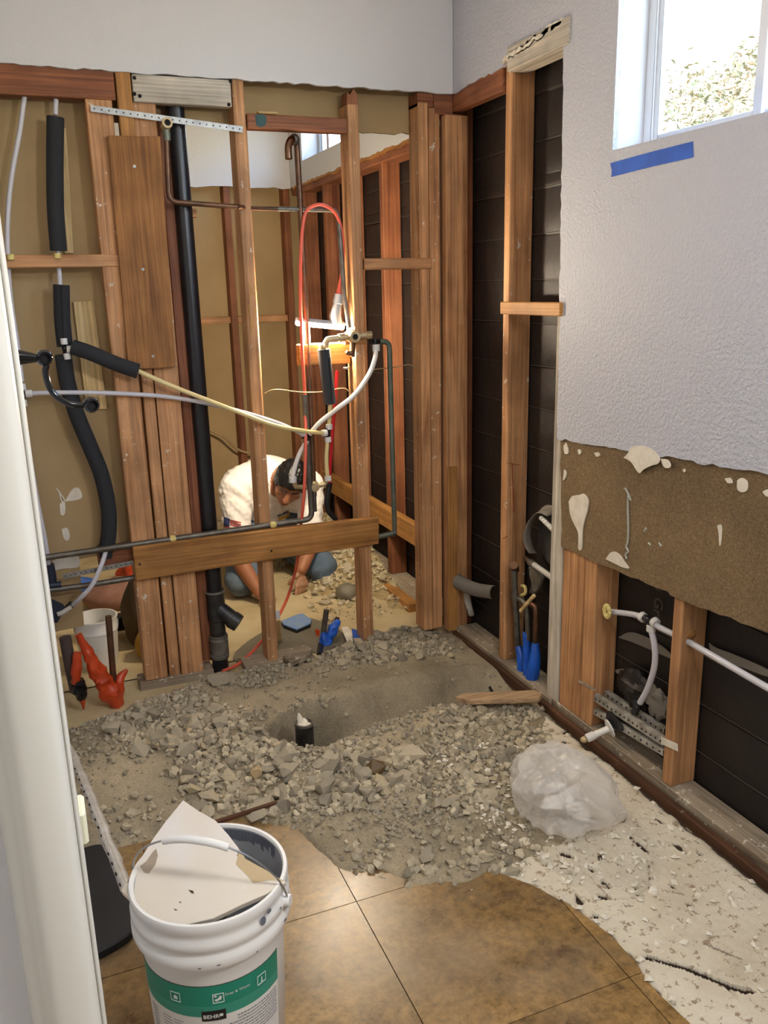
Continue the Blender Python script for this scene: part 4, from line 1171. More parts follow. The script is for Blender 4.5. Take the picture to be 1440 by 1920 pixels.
# ================================================================== PIPES AND TORN FELT IN THE OUTER WALL
xs = XW + .03
t = thing('wall_tube', 'grey plastic tube threaded through the low studs with a tee', 'pipe', atX(1215, 1165, xs))
MB().tube(cr([atX(1138, 1146, xs), atX(1165, 1149, xs), atX(1192, 1153, xs), atX(1212, 1161, xs), atX(1240, 1178, xs), atX(1285, 1200, XW + .03), atX(1340, 1232, XW - .0), atX(1440, 1290, XW - .02), atX(1520, 1335, XW - .015), V((XW + .02, 1.06, .34)), V((XW + .03, .97, .33))], 6), .0088, 12).build('tube', 'pex', t)
q = atX(1217, 1163, xs); fitting(t, q, ((0, 1, .1), (0, -1, -.1), (0, 0, -1)), .0105, .02)
collar(t, atX(1205, 1157, xs), (0, 1, .15), .015, .016); collar(t, atX(1228, 1167, xs), (0, 1, .3), .015, .016); collar(t, atX(1221, 1178, xs), (0, 0, 1), .014, .02)
MB().tube(cr([atX(1221, 1180, xs), atX(1228, 1215, xs), atX(1227, 1250, xs), atX(1215, 1290, xs), atX(1200, 1318, xs)], 6), .0092, 12).build('branch_tube', 'pex', t)
fitting(t, atX(1194, 1326, xs), ((.0, .3, .8), (0, .3, -.8)), .012, .025)
f = MB()
for k in range(10):
    a = k * .628; f.ball(atX(1138, 1146, xs - .03 + .01) + V((0, .012 * math.cos(a), .016 * math.sin(a))), (.006, .009, .010), 8, 5)
f.build('expanding_foam', 'foam_yellow', t)
ch = MB(); ch.ball(atX(1294, 1189, XW + .035), (.02, .012, .016), 8, 6); ch.build('foam_plug', 'gold_y', t)


def channel(p, q, wd, n, name, label, mat='galv_dirty'):
    p, q = V(p), V(q); tt = thing(name, label, 'track', p)
    m = MB(); m.bar(p, q, .0016, wd, (0, 0, 1)); m.bar(p + V((.008, 0, wd / 2)), q + V((.008, 0, wd / 2)), .016, .0016, (0, 0, 1)); m.bar(p + V((.008, 0, -wd / 2)), q + V((.008, 0, -wd / 2)), .016, .0016, (0, 0, 1))
    m.build('channel', mat, tt)
    h = MB()
    for k in range(n): h.disc(p.lerp(q, (k + .5) / n) + V((-.0012, 0, 0)), (1, 0, 0), .0035, 8, .001)
    h.build('punched_hole', 'hole', tt)
    return tt


xc = XW + .012
channel(atX(1120, 1292, XW + .05), atX(1245, 1372, XW + .05), .02, 14, 'steel_track', 'rear galvanised perforated rail between the low studs')
channel(atX(1114, 1308, xc), atX(1243, 1392, xc), .024, 16, 'steel_track', 'front bright perforated rail between the low studs')
channel(atX(1113, 1334, xc), atX(1243, 1412, xc), .018, 12, 'steel_track', 'lowest dirty rail behind the white supply stub')
MB().bar(atX(1240, 1388, XW - .003), atX(1271, 1402, XW - .003), .0015, .022, (0, 0, 1)).build('rail_tab', 'mastic', wr)
MB().bar(atX(1085, 1277, XW - .003), atX(1116, 1294, XW - .003), .0015, .008, (0, 0, 1)).build('rail_tab', 'galv_dirty', wr)
bp = MB().prism([atX(a, b, XW + .004) for a, b in ((1137, 1333), (1146, 1334), (1168, 1362), (1166, 1372), (1150, 1366), (1136, 1350))], (.003, 0, 0)).build('steel_plate', 'black_fit')
tag(bp, 'small dark metal plate behind the white supply stub', 'plate')
sp = atX(1108, 1381, XW - .06); ep = atX(1142, 1366, XW - .0); dd = (ep - sp).normalized()
t = thing('supply_stub', 'white supply stub with a round flange poking out over the bottom plate', 'pipe', ep)
MB().tube([ep + dd * .02, ep - dd * .055], .011, 14).build('stub', 'pex_white', t)
MB().tube([ep - dd * .052, ep - dd * .053, ep - dd * .075, ep - dd * .08], [.0115, .014, .014, .0125], 14).build('nut', 'collar', t)
MB().tube([ep - dd * .003, ep + dd * .0, ep + dd * .004], [.020, .028, .030], 20).build('flange', 'collar', t)
MB().ball(ep - dd * .088, (.014, .012, .010), 8, 6).build('putty', 'brass', t)


def sheet(fn, nu, nv, name, mat, label=None, cat=None, th=.002, parent=None):
    m = MB()
    for i in range(nu + 1):
        for j in range(nv + 1): m.v.append(V(fn(i / nu, j / nv)))
    for i in range(nu):
        for j in range(nv): q = i * (nv + 1) + j; m.f.append((q, q + nv + 1, q + nv + 2, q + 1))
    o = m.build(name, mat, parent, angle=1.2, fix=False)
    md = o.modifiers.new('thickness', 'SOLIDIFY'); md.thickness = th; md.offset = 0
    if label: tag(o, label, cat)
    return o


# torn curl of building paper between the corner stud and the next one
A, B = atX(850, 1082, XW - .02), atX(922, 1105, XW + .06)


def curl(u, v):
    c = A.lerp(B, u); a = -0.4 + 3.0 * v
    return c + V((-.028 * math.sin(a) * (1 - .4 * u) + .01, 0, .03 * math.cos(a) - .016)) + V((0, .004 * math.sin(9 * u), -.012 * math.sin(3.1 * u)))


sheet(curl, 14, 10, 'torn_paper', 'felt_edge', 'curled grey flap of torn building paper by the corner stud', 'paper')
A2 = atX(866, 1098, XW + .03)
sheet(lambda u, v: A2 + V((.01 * math.sin(14 * u + 3 * v), -.055 * u - .0 + .012 * math.sin(5 * v), -.115 * v + .012 * math.sin(7 * u))) + V((.02 * v, 0, 0)), 12, 12, 'torn_paper', 'clear_poly', 'crumpled grey plastic scrap hanging below the curled paper flap', 'paper')
# round opening with torn lining
hc = atX(1034, 1010, XW + .07)
sheet(lambda u, v: hc + V((-.045 * (1 - v) ** 2 - .006 * math.sin(9 * u), .118 * math.cos(-.75 + 2.7 * u) * (.86 + .2 * v) * (1 + .05 * math.sin(7 * u)), .118 * math.sin(-.75 + 2.7 * u) * (.86 + .2 * v) * (1 + .05 * math.sin(7 * u)))), 20, 5, 'lining_collar', 'felt_edge', 'torn felt collar curling out of a round wall opening', 'paper')
MB().tube([hc + V((.012, 0, 0)), hc + V((.015, 0, 0))], .108, 24).build('felt_course', plain('felt_grey', '4A4744', .5, c2='2C2A29', scale=6, bmp=.4), wr)
m = MB()
for k in range(6): m.ball(atX(1016 + k * 4, 972 + k * 4, XW + .03), (.01, .012, .009), 8, 6)
tag(m.build('foam_bead', 'collar', None, angle=.9), 'white foam bead on the lining of the round wall opening', 'foam')
# conduits in that bay
t = thing('wall_conduit', 'grey pipe slanting across the bay below the round opening', 'pipe', atX(1000, 1060, XW + .02))
MB().tube([atX(985, 1046, XW + .05), atX(996, 1055, XW + .03)], .009, 12).build('copper_end', 'copper', t)
MB().tube([atX(994, 1054, XW + .03), atX(1002, 1060, XW + .02)], .0135, 14).build('coupling', 'copper_grey', t)
MB().tube([atX(1000, 1058, XW + .02), atX(1060, 1100, XW + .02)], .0105, 14).build('pipe', plain('grey_plastic', 'B8B4AC', .3), t)
t = thing('copper_stub', 'copper stub with a taped blue foot against the tall outer stud', 'pipe', atX(976, 1262, XW + .02))
MB().tube([atX(964, 1066, XW + .01), atX(966, 1120, XW + .012), atX(972, 1225, XW + .02)], .0115, 14).build('pipe', 'copper_grey', t)
MB().tube([atX(963, 1060, XW + .0), atX(966, 1068, XW + .02)], [.016, .016], 14).build('stub_end', 'copper', t)
MB().tube(cr([atX(972, 1212, XW + .02), atX(977, 1235, XW + .02), atX(979, 1268, XW + .02)], 4), [.0135, .014, .015, .016, .0175, .018, .018, .017, .014], 12).build('blue_wrap', 'blue_wrap', t, angle=.4)
t = thing('copper_stub_pair', 'pair of bent copper stubs sharing a blue taped foot', 'pipe', atX(998, 1285, XW + .02))
MB().tube(cr([atX(962, 1117, XW + .02), atX(978, 1126, XW + .02), atX(986, 1136, XW + .02), atX(989, 1160, XW + .02), atX(990, 1200, XW + .02)], 5), .0105, 12).build('pipe', 'copper_grey', t)
MB().tube(cr([atX(990, 1133, XW + .03), atX(1001, 1136, XW + .03), atX(1005, 1150, XW + .03), atX(1003, 1220, XW + .03)], 5), .0105, 12).build('pipe', 'copper', t)
MB().tube([atX(987, 1186, XW + .018), atX(988, 1230, XW + .018), atX(990, 1283, XW + .02)], [.014, .016, .02], 12).build('blue_wrap', 'blue_wrap', t)
MB().tube(cr([atX(1004, 1206, XW + .028), atX(1003, 1235, XW + .022), atX(999, 1262, XW + .018), atX(995, 1284, XW + .02)], 4), [.0135, .015, .017, .019, .0205, .022, .0235, .0245, .025, .025, .024, .022, .017], 12).build('blue_wrap', 'blue_wrap', t, angle=.5)
tag(MB().bar(atX(976, 1146, XW - .0), atX(1002, 1116, XW + .005), .012, .012).build('wood_scrap', 'pale_y', None, .002), 'tan wood scrap wedged between the copper stubs', 'wood scrap')
t = thing('wall_bracket', 'dusty cast bracket hanging under the slanting grey pipe', 'bracket', atX(1000, 1090, XW + .05))
MB().prism([atX(a, b, XW + .05) for a, b in ((990, 1062), (1012, 1072), (1016, 1085), (1008, 1105), (1000, 1115), (990, 1112), (996, 1095), (992, 1080))], (.015, 0, 0)).build('bracket_plate', 'rubber_grey', t, .003)
MB().tube(cr([atX(978, 1098, XW + .04), atX(984, 1100, XW + .03), atX(985, 1112, XW + .03), atX(977, 1116, XW + .03)], 4), .006, 10).build('hook', 'foam_yellow', t)
# crumpled felt in the low bay
for c, s, lb in (((1190, 1290), .075, 'crumpled black felt wad stuffed in the low bay beside the grey branch tube'), ((1232, 1315), .06, 'crumpled brownish felt wad next to the leaning stud')):
    cc = atX(*c, XW + .065); m = MB(); m.ball(cc, (s * .28, s, s * .8), 22, 16)
    for v in m.v:
        n_ = (v - cc).normalized(); r_ = noise.noise(v * 38) + .6 * noise.noise(v * 80); v += n_ * r_ * .02
        v.x = min(v.x, XW + .088)
    tag(m.build('felt_wad', 'felt' if 'black' in lb else 'felt_edge', None, angle=.5), lb, 'felt')
for a, b, lb in (([(1160, 1195), (1185, 1185), (1225, 1200), (1255, 1222), (1262, 1235), (1230, 1222), (1190, 1205)], 0, 'strip of torn tan paper sagging over the grey tube tee'), ([(1155, 1255), (1175, 1254), (1195, 1262), (1208, 1272), (1200, 1275), (1178, 1266), (1158, 1262)], 0, 'small torn paper shred above the crumpled black felt'), ([(1330, 1205), (1345, 1215), (1380, 1228), (1440, 1255), (1440, 1268), (1390, 1250), (1345, 1238), (1335, 1225)], 0, 'long grey torn paper edge beyond the leaning stud')):
    poly = [atX(p[0], p[1], XW + .082) for p in a]; tag(MB().prism(cr(poly + [poly[0]], 4)[:-1], (-.003, 0, 0)).build('paper_shred', 'felt_edge', None, angle=.5), lb, 'paper')

# ================================================================== BUCKET IN FRONT
BC = V((.195, 1.44, 0))
t = thing('paint_bucket', 'big white plastic paint bucket with a teal label in front of the rubble', 'bucket', BC)
MB().lathe([(0, 0), (.126, 0), (.129, .004), (.1385, .268), (.1515, .270), (.1535, .276), (.1535, .292), (.149, .297), (.149, .305), (.1525, .310), (.1525, .324), (.1485, .330), (.1485, .340), (.1510, .346), (.1520, .360), (.1500, .365), (.1440, .365), (.1415, .360)], BC, n=64).build('bucket_body', 'bucket_white', t, angle=.8)
MB().lathe([(.1415, .3602), (.1355, .22), (.126, .012), (0, .012)], BC, n=64).build('bucket_inside', 'bucket_in', t, angle=.8)


def on_bucket(a, z, off=.0006):
    r = .129 + (.1385 - .129) * z / .268 + off; return BC + V((r * math.cos(a), r * math.sin(a), z))


def band(a0, a1, z0, z1, off, n=40):
    m = MB()
    for i in range(n + 1):
        a = a0 + (a1 - a0) * i / n
        for z, o in ((z0, -.0004), (z0, off), (z1, off), (z1, -.0004)): m.v.append(on_bucket(a, z, o))
    for i in range(n):
        for j in range(3): q = i * 4 + j; m.f.append((q, q + 4, q + 5, q + 1))
    return m


AC = math.radians(-98)     # side of the bucket that faces the doorway
A0, A1 = AC - 1.45, AC + .98
lb = band(A0, A1, .153, .222, .0007).build('label', 'teal', t, label='teal label band')
band(A0, A1, .2222, .2234, .0008).build('label_rule', plain('rule_brown', '4A4638', .6), lb)
band(A0, A1, .153, .176, .0009).build('label_tint', plain('label_teal_pale', '3C9A84', .45, c2='2F9079', scale=8), lb)
band(A0, A1, .01, .1525, .0005).build('label_white', 'bucket_white', lb)


def text_mesh(txt, size, bold=False):
    c = bpy.data.curves.new('lettering', 'FONT'); c.body = txt; c.size = size; c.resolution_u = 2; c.extrude = .0
    if bold: c.offset = size * .018
    o = bpy.data.objects.new('lettering', c); COL.objects.link(o); bpy.context.view_layer.update()
    me = bpy.data.meshes.new_from_object(o.evaluated_get(bpy.context.evaluated_depsgraph_get())); bpy.data.objects.remove(o); return me


def bucket_text(txt, ac, z, size, mat, parent, bold=False, name='lettering', shear=0):
    me = text_mesh(txt, size, bold); xs_ = [v.co.x for v in me.vertices]; w_ = max(xs_) if xs_ else 0
    for v in me.vertices:
        x, y = v.co.x - w_ / 2, v.co.y; v.co = on_bucket(ac + x / .136, z + y, .0016)
    me.materials.append(M[mat]); o = bpy.data.objects.new(name, me); COL.objects.link(o); attach(o, parent); return o


AL = AC - .10
lg = band(AL - .165, AL + .165, .143, .166, .0012, 10).build('logo_plate', 'ink', lb, label='black brand plate')
bucket_text('BEHR', AL - .035, .149, .0125, 'ink_white', lg, True)
band(AL + .075, AL + .125, .1515, .157, .0016, 4).build('bear_mark', 'ink_white', lg); 
for ac, z in ((AC - .62, .193), (AC - .02, .193), (AC + .62, .193)):
    s = .0105; ic = MB()
    for q in (band(ac - s / .136, ac + s / .136, z + s - .0012, z + s, .0013, 4), band(ac - s / .136, ac + s / .136, z - s, z - s + .0012, .0013, 4), band(ac - s / .136, ac - (s - .0014) / .136, z - s, z + s, .0013, 2), band(ac + (s - .0014) / .136, ac + s / .136, z - s, z + s, .0013, 2)):
        ic.add(q.v, q.f)
    if ac < AC - .3:
        ic.add([on_bucket(ac + dx / .136, z + dz, .0015) for dx, dz in ((-.004, -.004), (.004, -.005), (.005, .001), (.001, .005), (-.003, .003))], [(0, 1, 2, 3, 4)])
    elif ac < AC + .3:
        for dx, dz, r_ in ((-.003, -.003, .004), (.002, -.001, .004), (.004, .003, .003), (-.005, .006, .003)):
            ic.add([on_bucket(ac + (dx + r_ * math.cos(k)) / .136, z + dz + r_ * .8 * math.sin(k), .0015) for k in (0, 1.05, 2.1, 3.14, 4.2, 5.2)], [(0, 1, 2, 3, 4, 5)])
    else:
        for dx, dz, a, b in ((0, 0, .0012, .006), (0, -.005, .0024, .0024)):
            ic.add([on_bucket(ac + (dx + a * math.cos(k)) / .136, z + dz + b * math.sin(k), .0015) for k in (0, .8, 1.57, 2.35, 3.14, 3.93, 4.7, 5.5)], [(0, 1, 2, 3, 4, 5, 6, 7)])
    ic.build('pictogram', 'ink_white', lb, angle=0)
bucket_text('Soap & Water', AC + .25, .196, .0085, 'ink_white', lb)
ln = MB(); r3 = random.Random(5)
for k in range(9):
    z = .140 - k * .0072
    a = AC + .10 + (.0 if k > 1 else .12)
    while a < AC + .92:
        w_ = r3.uniform(.012, .05); q = band(a, min(a + w_, AC + .93), z, z + .0026, .0011, 3); ln.add(q.v, q.f); a += w_ + .009
    for a in (AC - 1.2, AC - .9, AC - .7):
        q = band(a, a + .16, z - .004, z - .0028, .0011, 3); ln.add(q.v, q.f)
ln.build('fine_print', 'ink_grey', lb)
m = MB()
for a, z, w_, h in ((AC + .62, .332, .10, .020), (AC + .72, .342, .12, .010), (AC + .95, .322, .05, .006), (AC + 1.15, .300, .09, .004), (AC + 1.05, .283, .08, .006), (AC + 1.4, .335, .05, .012), (AC - .2, .279, .05, .003), (AC + .02, .281, .06, .003), (AC + .5, .276, .03, .004)):
    pts = [BC + V((.1545 * math.cos(a + w_ * .5 * math.cos(k) * r3.uniform(.6, 1.1)), .1545 * math.sin(a + w_ * .5 * math.cos(k) * r3.uniform(.6, 1.1)), z + h * .5 * math.sin(k))) for k in [i * .7 for i in range(9)]]
    m.add(pts, [tuple(range(9))])
m.build('paint_smear', 'paint_grey', t, angle=0)
m = MB()
for k in range(26):
    a = AC + 1.9 + k * .06; hgt = .02 + .018 * noise.noise(V((k * .7, 0, 0)))
    pts = [BC + V((r_ * math.cos(a + da), r_ * math.sin(a + da), z)) for da, r_, z in ((0, .1408, .357), (.058, .1408, .357), (.058, .1396, .357 - hgt), (0, .1396, .357 - hgt * 1.2))]
    m.add(pts, [(0, 1, 2, 3)])
m.build('dried_paint', 'paint_grey', t, angle=0)
# wire handle standing over the rim
hv = V((.55, .835, 0)).normalized(); axd = V((.835, -.55, 0)).normalized(); ph = math.radians(108); wv = hv * math.cos(ph) + V((0, 0, 1)) * math.sin(ph); hc0 = BC + V((0, 0, .318))
arc = [hc0 + axd * (.158 * math.cos(a)) + wv * (.158 * math.sin(a) ** .9 if 0 < a < math.pi else 0) for a in [math.pi * k / 30 for k in range(31)]]
hd = MB().tube(arc, .002, 8).build('handle', 'steel_wire', t)
gp = [p for p in arc[11:20]]
MB().tube(gp, .0075, 12).build('handle_grip', 'bucket_white', hd)
for s in (-1, 1): MB().tube([hc0 + axd * s * .148, hc0 + axd * s * .163], .012, 12).build('handle_ear', 'bucket_white', t)


def on_plane(px, py, p0, n):
    q = FW * FPX + RT * (px - 720) + DN * (py - 960); return CAM + q * ((V(p0) - CAM).dot(V(n)) / q.dot(V(n)))


al = math.radians(20); pn = V((-.55 * math.sin(al), -.835 * math.sin(al), math.cos(al))); p0 = BC + V((0, .03, .378))
ol = [(343, 1500), (372, 1520), (404, 1538), (428, 1565), (448, 1591), (444, 1604), (462, 1618), (500, 1632), (536, 1654), (500, 1676), (451, 1697), (400, 1722), (330, 1738), (290, 1722), (255, 1698), (226, 1670), (240, 1648), (262, 1612), (285, 1575), (308, 1543), (325, 1522)]
pl = [on_plane(a, b, p0, pn) for a, b in ol]
ds = thing('drywall_scrap', 'broken white drywall scrap sticking out of the paint bucket', 'drywall scrap', p0)
MB().prism(pl, -pn * .0125).build('scrap_board', 'drywall_face', ds, .001)


def scrap_patch(pxs, mat, name, h=.0006):
    pts = [on_plane(a, b, p0 + pn * h, pn) for a, b in pxs]; return MB().add(pts, [tuple(range(len(pts)))]).build(name, mat, ds, angle=0)


scrap_patch([(286, 1598), (293, 1591), (296, 1604), (291, 1622), (279, 1638), (270, 1636), (262, 1624), (274, 1615)], plain('torn_brown', 'A2937F', .9), 'torn_face')
scrap_patch([(449, 1592), (460, 1610), (500, 1632), (534, 1653), (505, 1650), (475, 1656), (462, 1640), (442, 1620)], plain('torn_tan', 'C2AC86', .9), 'torn_face')
scrap_patch([(238, 1655), (250, 1630), (258, 1628), (244, 1656)], plain('torn_brown2', '8B7656', .9), 'torn_face')
for pts in ([(353, 1668), (358, 1674), (364, 1676), (362, 1670)], [(336, 1690), (340, 1691), (338, 1694)], [(326, 1703), (334, 1707), (328, 1707)], [(310, 1733), (317, 1735), (314, 1739)]): scrap_patch(pts, 'kraft_dark', 'gouge')
m = MB()
for k in range(16):
    a = r3.uniform(0, 6.28); r_ = r3.uniform(.0, .105); s = r3.uniform(.015, .035); c = BC + V((r_ * math.cos(a), r_ * math.sin(a), .25 + r3.uniform(0, .03)))
    R = Matrix.Rotation(r3.uniform(0, 6), 3, V((r3.gauss(0, .5), r3.gauss(0, .5), 1)).normalized()); m.add([c + R @ V((p.x * s, p.y * s, p.z * s * .35)) for p in OC], OF)
rb = m.build('bucket_debris', 'rubber_grey', None, angle=0); tag(rb, 'loose plaster rubble lying inside the paint bucket', 'debris', kind='stuff')

# ================================================================== CLEAR PLASTIC BAG
bc = V((1.19, 1.745, .092)); bm = bmesh.new(); bmesh.ops.create_icosphere(bm, subdivisions=6, radius=1)
for v in bm.verts:
    n_ = v.co.copy()
    def rdg(s, o, st=(1, 1, 1)): return 1 - abs(noise.noise(V((n_.x * st[0], n_.y * st[1], n_.z * st[2])) * s + V((o, o * .7, 1.3 * o)))) * 2
    def cre(s, o, st): return max(0, 1 - abs(noise.noise(V((n_.x * st[0], n_.y * st[1], n_.z * st[2])) * s + V((o, o * .7, 1.3 * o)))) * 7)
    r_ = 1 + .20 * noise.noise(n_ * 1.3 + V((3, 1, 0))) + .13 * (rdg(1.7, 5, (1, 1.6, .7)) - .5) + 0.03 * cre(1.9, 9, (1.5, .6, 1.0)) - .06 * cre(1.6, 14, (.6, 1.7, .8)) + 0.02 * cre(3.1, 21, (1.2, .5, 1.4)) - .022 * cre(4.2, 4, (.5, 1.4, 1.1)) + .02 * noise.noise(n_ * 4)
    p = V((n_.x * .118 * r_, n_.y * .132 * r_, n_.z * .112 * r_))
    if p.z < -.06: p.z = -.06 + (p.z + .06) * .15
    k = sst(.25, 1, n_.x - .2 * n_.y)
    p += V((.07 * k, -.03 * k, -.035 * k))   # slack mouth lying toward the plate
    v.co = bc + p
    v.co.z = max(v.co.z, max(soil_h(v.co.x, v.co.y), 0) + .003)
me = bpy.data.meshes.new('plastic_bag'); bm.to_mesh(me); bm.free(); me.materials.append(M['bag']); me.polygons.foreach_set('use_smooth', [True] * len(me.polygons)); me.set_sharp_from_angle(angle=2.5)
bag = bpy.data.objects.new('plastic_bag', me); COL.objects.link(bag); tag(bag, 'crumpled clear plastic bag lying on rubble beside the mortar bed', 'plastic bag')
im = MB()
for k in range(9):
    c = bc + V((r3.uniform(-.05, .05), r3.uniform(-.06, .06), r3.uniform(-.05, .03))); R = Matrix.Rotation(r3.uniform(0, 6), 3, V((r3.gauss(0, 1), r3.gauss(0, 1), 1)).normalized()); s = r3.uniform(.03, .05)
    im.add([c + R @ V((p.x * s, p.y * s * .7, p.z * s * .5)) for p in OC], OF)
im.build('inner_folds', plain('inner_white', 'E6E2DA', .5), bag, angle=0)

# ================================================================== FLOOR ODDS AND ENDS
z_ = .06
t = thing('drain_stub', 'black drain stub stuffed with white cloth rising out of the hole', 'pipe', (.685, 2.46, -.28))
MB().tube([(.685, 2.46, -.28), (.685, 2.46, .058)], .031, 20).build('pipe', 'abs_dirty', t)
MB().lathe([(.031, -.006), (.034, -.006), (.034, .006), (.031, .006)], (.685, 2.46, -.035), n=20).build('ring', 'rubber_grey', t)
MB().lathe([(.026, .0595), (.032, .0595), (.0325, .052), (.031, .052)], (.685, 2.46, 0), n=20).build('rim', 'rubber_grey', t)
m = MB(); m.ball((.685, 2.46, .052), (.026, .026, .014), 14, 8)
for v in m.v: v += V((0, 0, .012 * noise.noise(v * 60)))
m.tube([(.675, 2.465, .06), (.672, 2.468, .08), (.670, 2.47, .092)], [.012, .008, .002], 8)
m.build('cloth_plug', 'mastic', t, angle=.5)
tag(MB().prism([atZ(a, b, .045) for a, b in ((853, 1315), (882, 1322), (1010, 1318), (1018, 1308), (1000, 1302), (870, 1308))], (0, 0, .018)).build('lath', 'lath', None, .002), 'tan wood lath lying along the near edge of the trench', 'lath')
tag(MB().bar(atZ(918, 1280, .02) + V((0, 0, -.02)), atZ(932, 1305, .02) + V((0, 0, -.02)), .008, .01).build('metal_spike', 'black_fit'), 'dark metal spike lying in the trench end', 'spike')
tag(MB().bar(atZ(395, 1545, .03), atZ(520, 1505, .03), .012, .012).build('wood_strip', 'dark_x', None, .002), 'dark wood strip half buried behind the paint bucket', 'wood strip')
tag(MB().prism([atZ(a, b, .03) for a, b in ((530, 1240), (572, 1218), (586, 1226), (582, 1236), (545, 1252))], (0, 0, .025)).build('slab_piece', 'dusty_x', None, .004), 'flat dusty slab piece beside the middle stud foot', 'slab')
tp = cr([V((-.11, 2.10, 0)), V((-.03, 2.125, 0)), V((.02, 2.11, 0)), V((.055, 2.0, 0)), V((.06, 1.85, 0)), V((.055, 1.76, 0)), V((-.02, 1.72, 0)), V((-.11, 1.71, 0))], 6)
tag(MB().prism([p + V((0, 0, .001)) for p in tp], (0, 0, .022)).build('floor_sheet', 'sheet_black', None, .003), 'flat black sheet on the floor beside the paint bucket', 'mat')  # low black sheet filling the dark floor patch by the bucket
# perforated corner bead leaning by the bucket
p, q = V((.03, 1.70, .34)), V((-.052, 2.62, .02)); p = atY(236, 1660, 1.64); q = atZ(122, 1380, .02)
t = thing('corner_bead', 'bent perforated metal corner bead leaning from the rubble to the bucket', 'corner bead', q)
m = MB(); dd = (p - q).normalized(); sd = dd.cross(V((0, 0, 1))).normalized(); upv = sd.cross(dd)
n = 30
for s, w_ in ((1, .017), (-1, .019)):
    o = len(m.v); ax_ = (sd * .75 * s + upv * -.6)
    for i in range(n + 1):
        c = q.lerp(p, i / n) + V((.006 * noise.noise(V((i * .4, 1, 0))), 0, .012 * math.sin(i / n * 3.1)))
        wv2 = w_ * (1 + .35 * noise.noise(V((i * .6, s, 3))))
        m.v += [c + sd * .0006 * s, c + ax_ * wv2]
    for i in range(n): m.f.append((o + 2 * i, o + 2 * i + 2, o + 2 * i + 3, o + 2 * i + 1))
be = m.build('bead', plain('bead_white', 'DAD8D2', .45, .2, c2='C2BDB4', scale=30), t, angle=.3, fix=False)
md = be.modifiers.new('thickness', 'SOLIDIFY'); md.thickness = .001
h = MB()
for i in range(16):
    c = q.lerp(p, .3 + .045 * i) + V((0, 0, .012 * math.sin((.3 + .045 * i) * 3.1))); a = c + (sd * .75 + upv * -.6) * .012
    h.bar(a, a + dd * .014, .004, .0022, upv)
h.build('punched_slot', 'hole', t)

# black towel-ring arm on the hidden side wall
yt = 1.5
j0, j1, j2 = atY(22, 671, yt), atY(83, 671, yt), atY(171, 759, yt)
t = thing('towel_holder', 'glossy black pivoting towel holder poking past the door casing', 'towel holder', V((-.12, yt, j0.z)))
MB().tube([V((-.12, yt, j0.z)), V((-.105, yt, j0.z)), V((-.10, yt, j0.z)), j0 + V((.0, 0, 0)), j0 + V((.015, 0, 0)), j1 + V((-.01, 0, 0))], [.026, .026, .021, .0155, .0115, .0065], 20).build('wall_post', 'black_gloss', t, angle=.9)


def ring_joint(c, ax, nm):
    ax = V(ax).normalized(); MB().lathe([(.0075, -.008), (.0105, -.008), (.0135, -.003), (.0135, .003), (.0105, .008), (.0075, .008), (.0075, -.008)], c, ax, 20).build(nm, 'black_gloss', t, angle=.9)
    MB().disc(c, ax, .008, 14, .006).build(nm + '_bore', 'hole', t)


ring_joint(j1, (.25, -1, -.05), 'pivot_ring'); ring_joint(j2, (.35, -1, -.05), 'end_ring')
am = [j1 + V((.002, 0, -.012))] + [atY(a, b, yt) for a, b in ((85, 700), (93, 727), (108, 745), (130, 757), (150, 760))] + [j2 + V((-.012, 0, 0))]
MB().tube(cr(am, 6), .0052, 12).build('arm', 'black_gloss', t)
c_ = atY(150, 1540, .815)
MB().box(-.0165, atY(163, 1540, .83).x, .80, .838, c_.z - .02, c_.z + .018).build('strike_block', 'pvc_cream', cz, .003, label='cream plastic block on the jamb')

# ================================================================== STUBS AND CLUTTER AT THE PARTITION FOOT
def sleeve(parent, pts, rad, mat, name='orange_wrap', wob=.35):
    c = cr(pts, 8); n = len(c); R = [lerpt([(i / (len(rad) - 1), r_) for i, r_ in enumerate(rad)], k / (n - 1)) for k in range(n)]
    m = MB().tube(c, R, 18)
    for v in m.v:
        j = min(c, key=lambda q: (q - v).length); d_ = v - j
        if d_.length > 1e-6: v += d_ * wob * noise.noise(v * 45)
    return m.build(name, mat, parent, angle=.5)


t = thing('capped_stub', 'brown copper stub wrapped in two lobes of orange tape', 'pipe', atZ(213, 1318))
MB().tube([atY(203, 1155, 2.99), atY(213, 1275, 2.985)], .0115, 12).build('pipe', 'copper', t)
sleeve(t, [atY(147, 1190, 2.96), atY(165, 1225, 2.96), atY(185, 1265, 2.96), atY(208, 1300, 2.96), atY(220, 1322, 2.97)], [.010, .020, .030, .034, .022], 'orange_wrap')
sleeve(t, [atY(238, 1255, 3.0), atY(226, 1272, 2.99), atY(219, 1300, 2.985), atY(217, 1318, 2.985)], [.006, .018, .026, .016], 'orange_wrap')
t = thing('tape_stub', 'dark stub with orange and black tape close to the door casing', 'pipe', atZ(152, 1330))
MB().tube([atY(122, 1195, 2.98), atY(132, 1250, 2.98), atY(142, 1295, 2.98)], .021, 12).build('pipe', plain('stub_brown', '4A3C38', .6), t)
sleeve(t, [atY(146, 1224, 2.95), atY(143, 1250, 2.95), atY(142, 1280, 2.95)], [.013, .017, .018], 'orange_wrap')
sleeve(t, [atY(146, 1275, 2.95), atY(150, 1295, 2.95), atY(154, 1310, 2.95)], [.020, .025, .016], 'black_gloss', 'black_tape')
sleeve(t, [atY(154, 1308, 2.95), atY(157, 1330, 2.955)], [.012, .003], 'orange_wrap')
pa_ = V((.10, 3.37, 0))
t = thing('pail', 'small white plastic pail standing behind the partition', 'bucket', pa_)
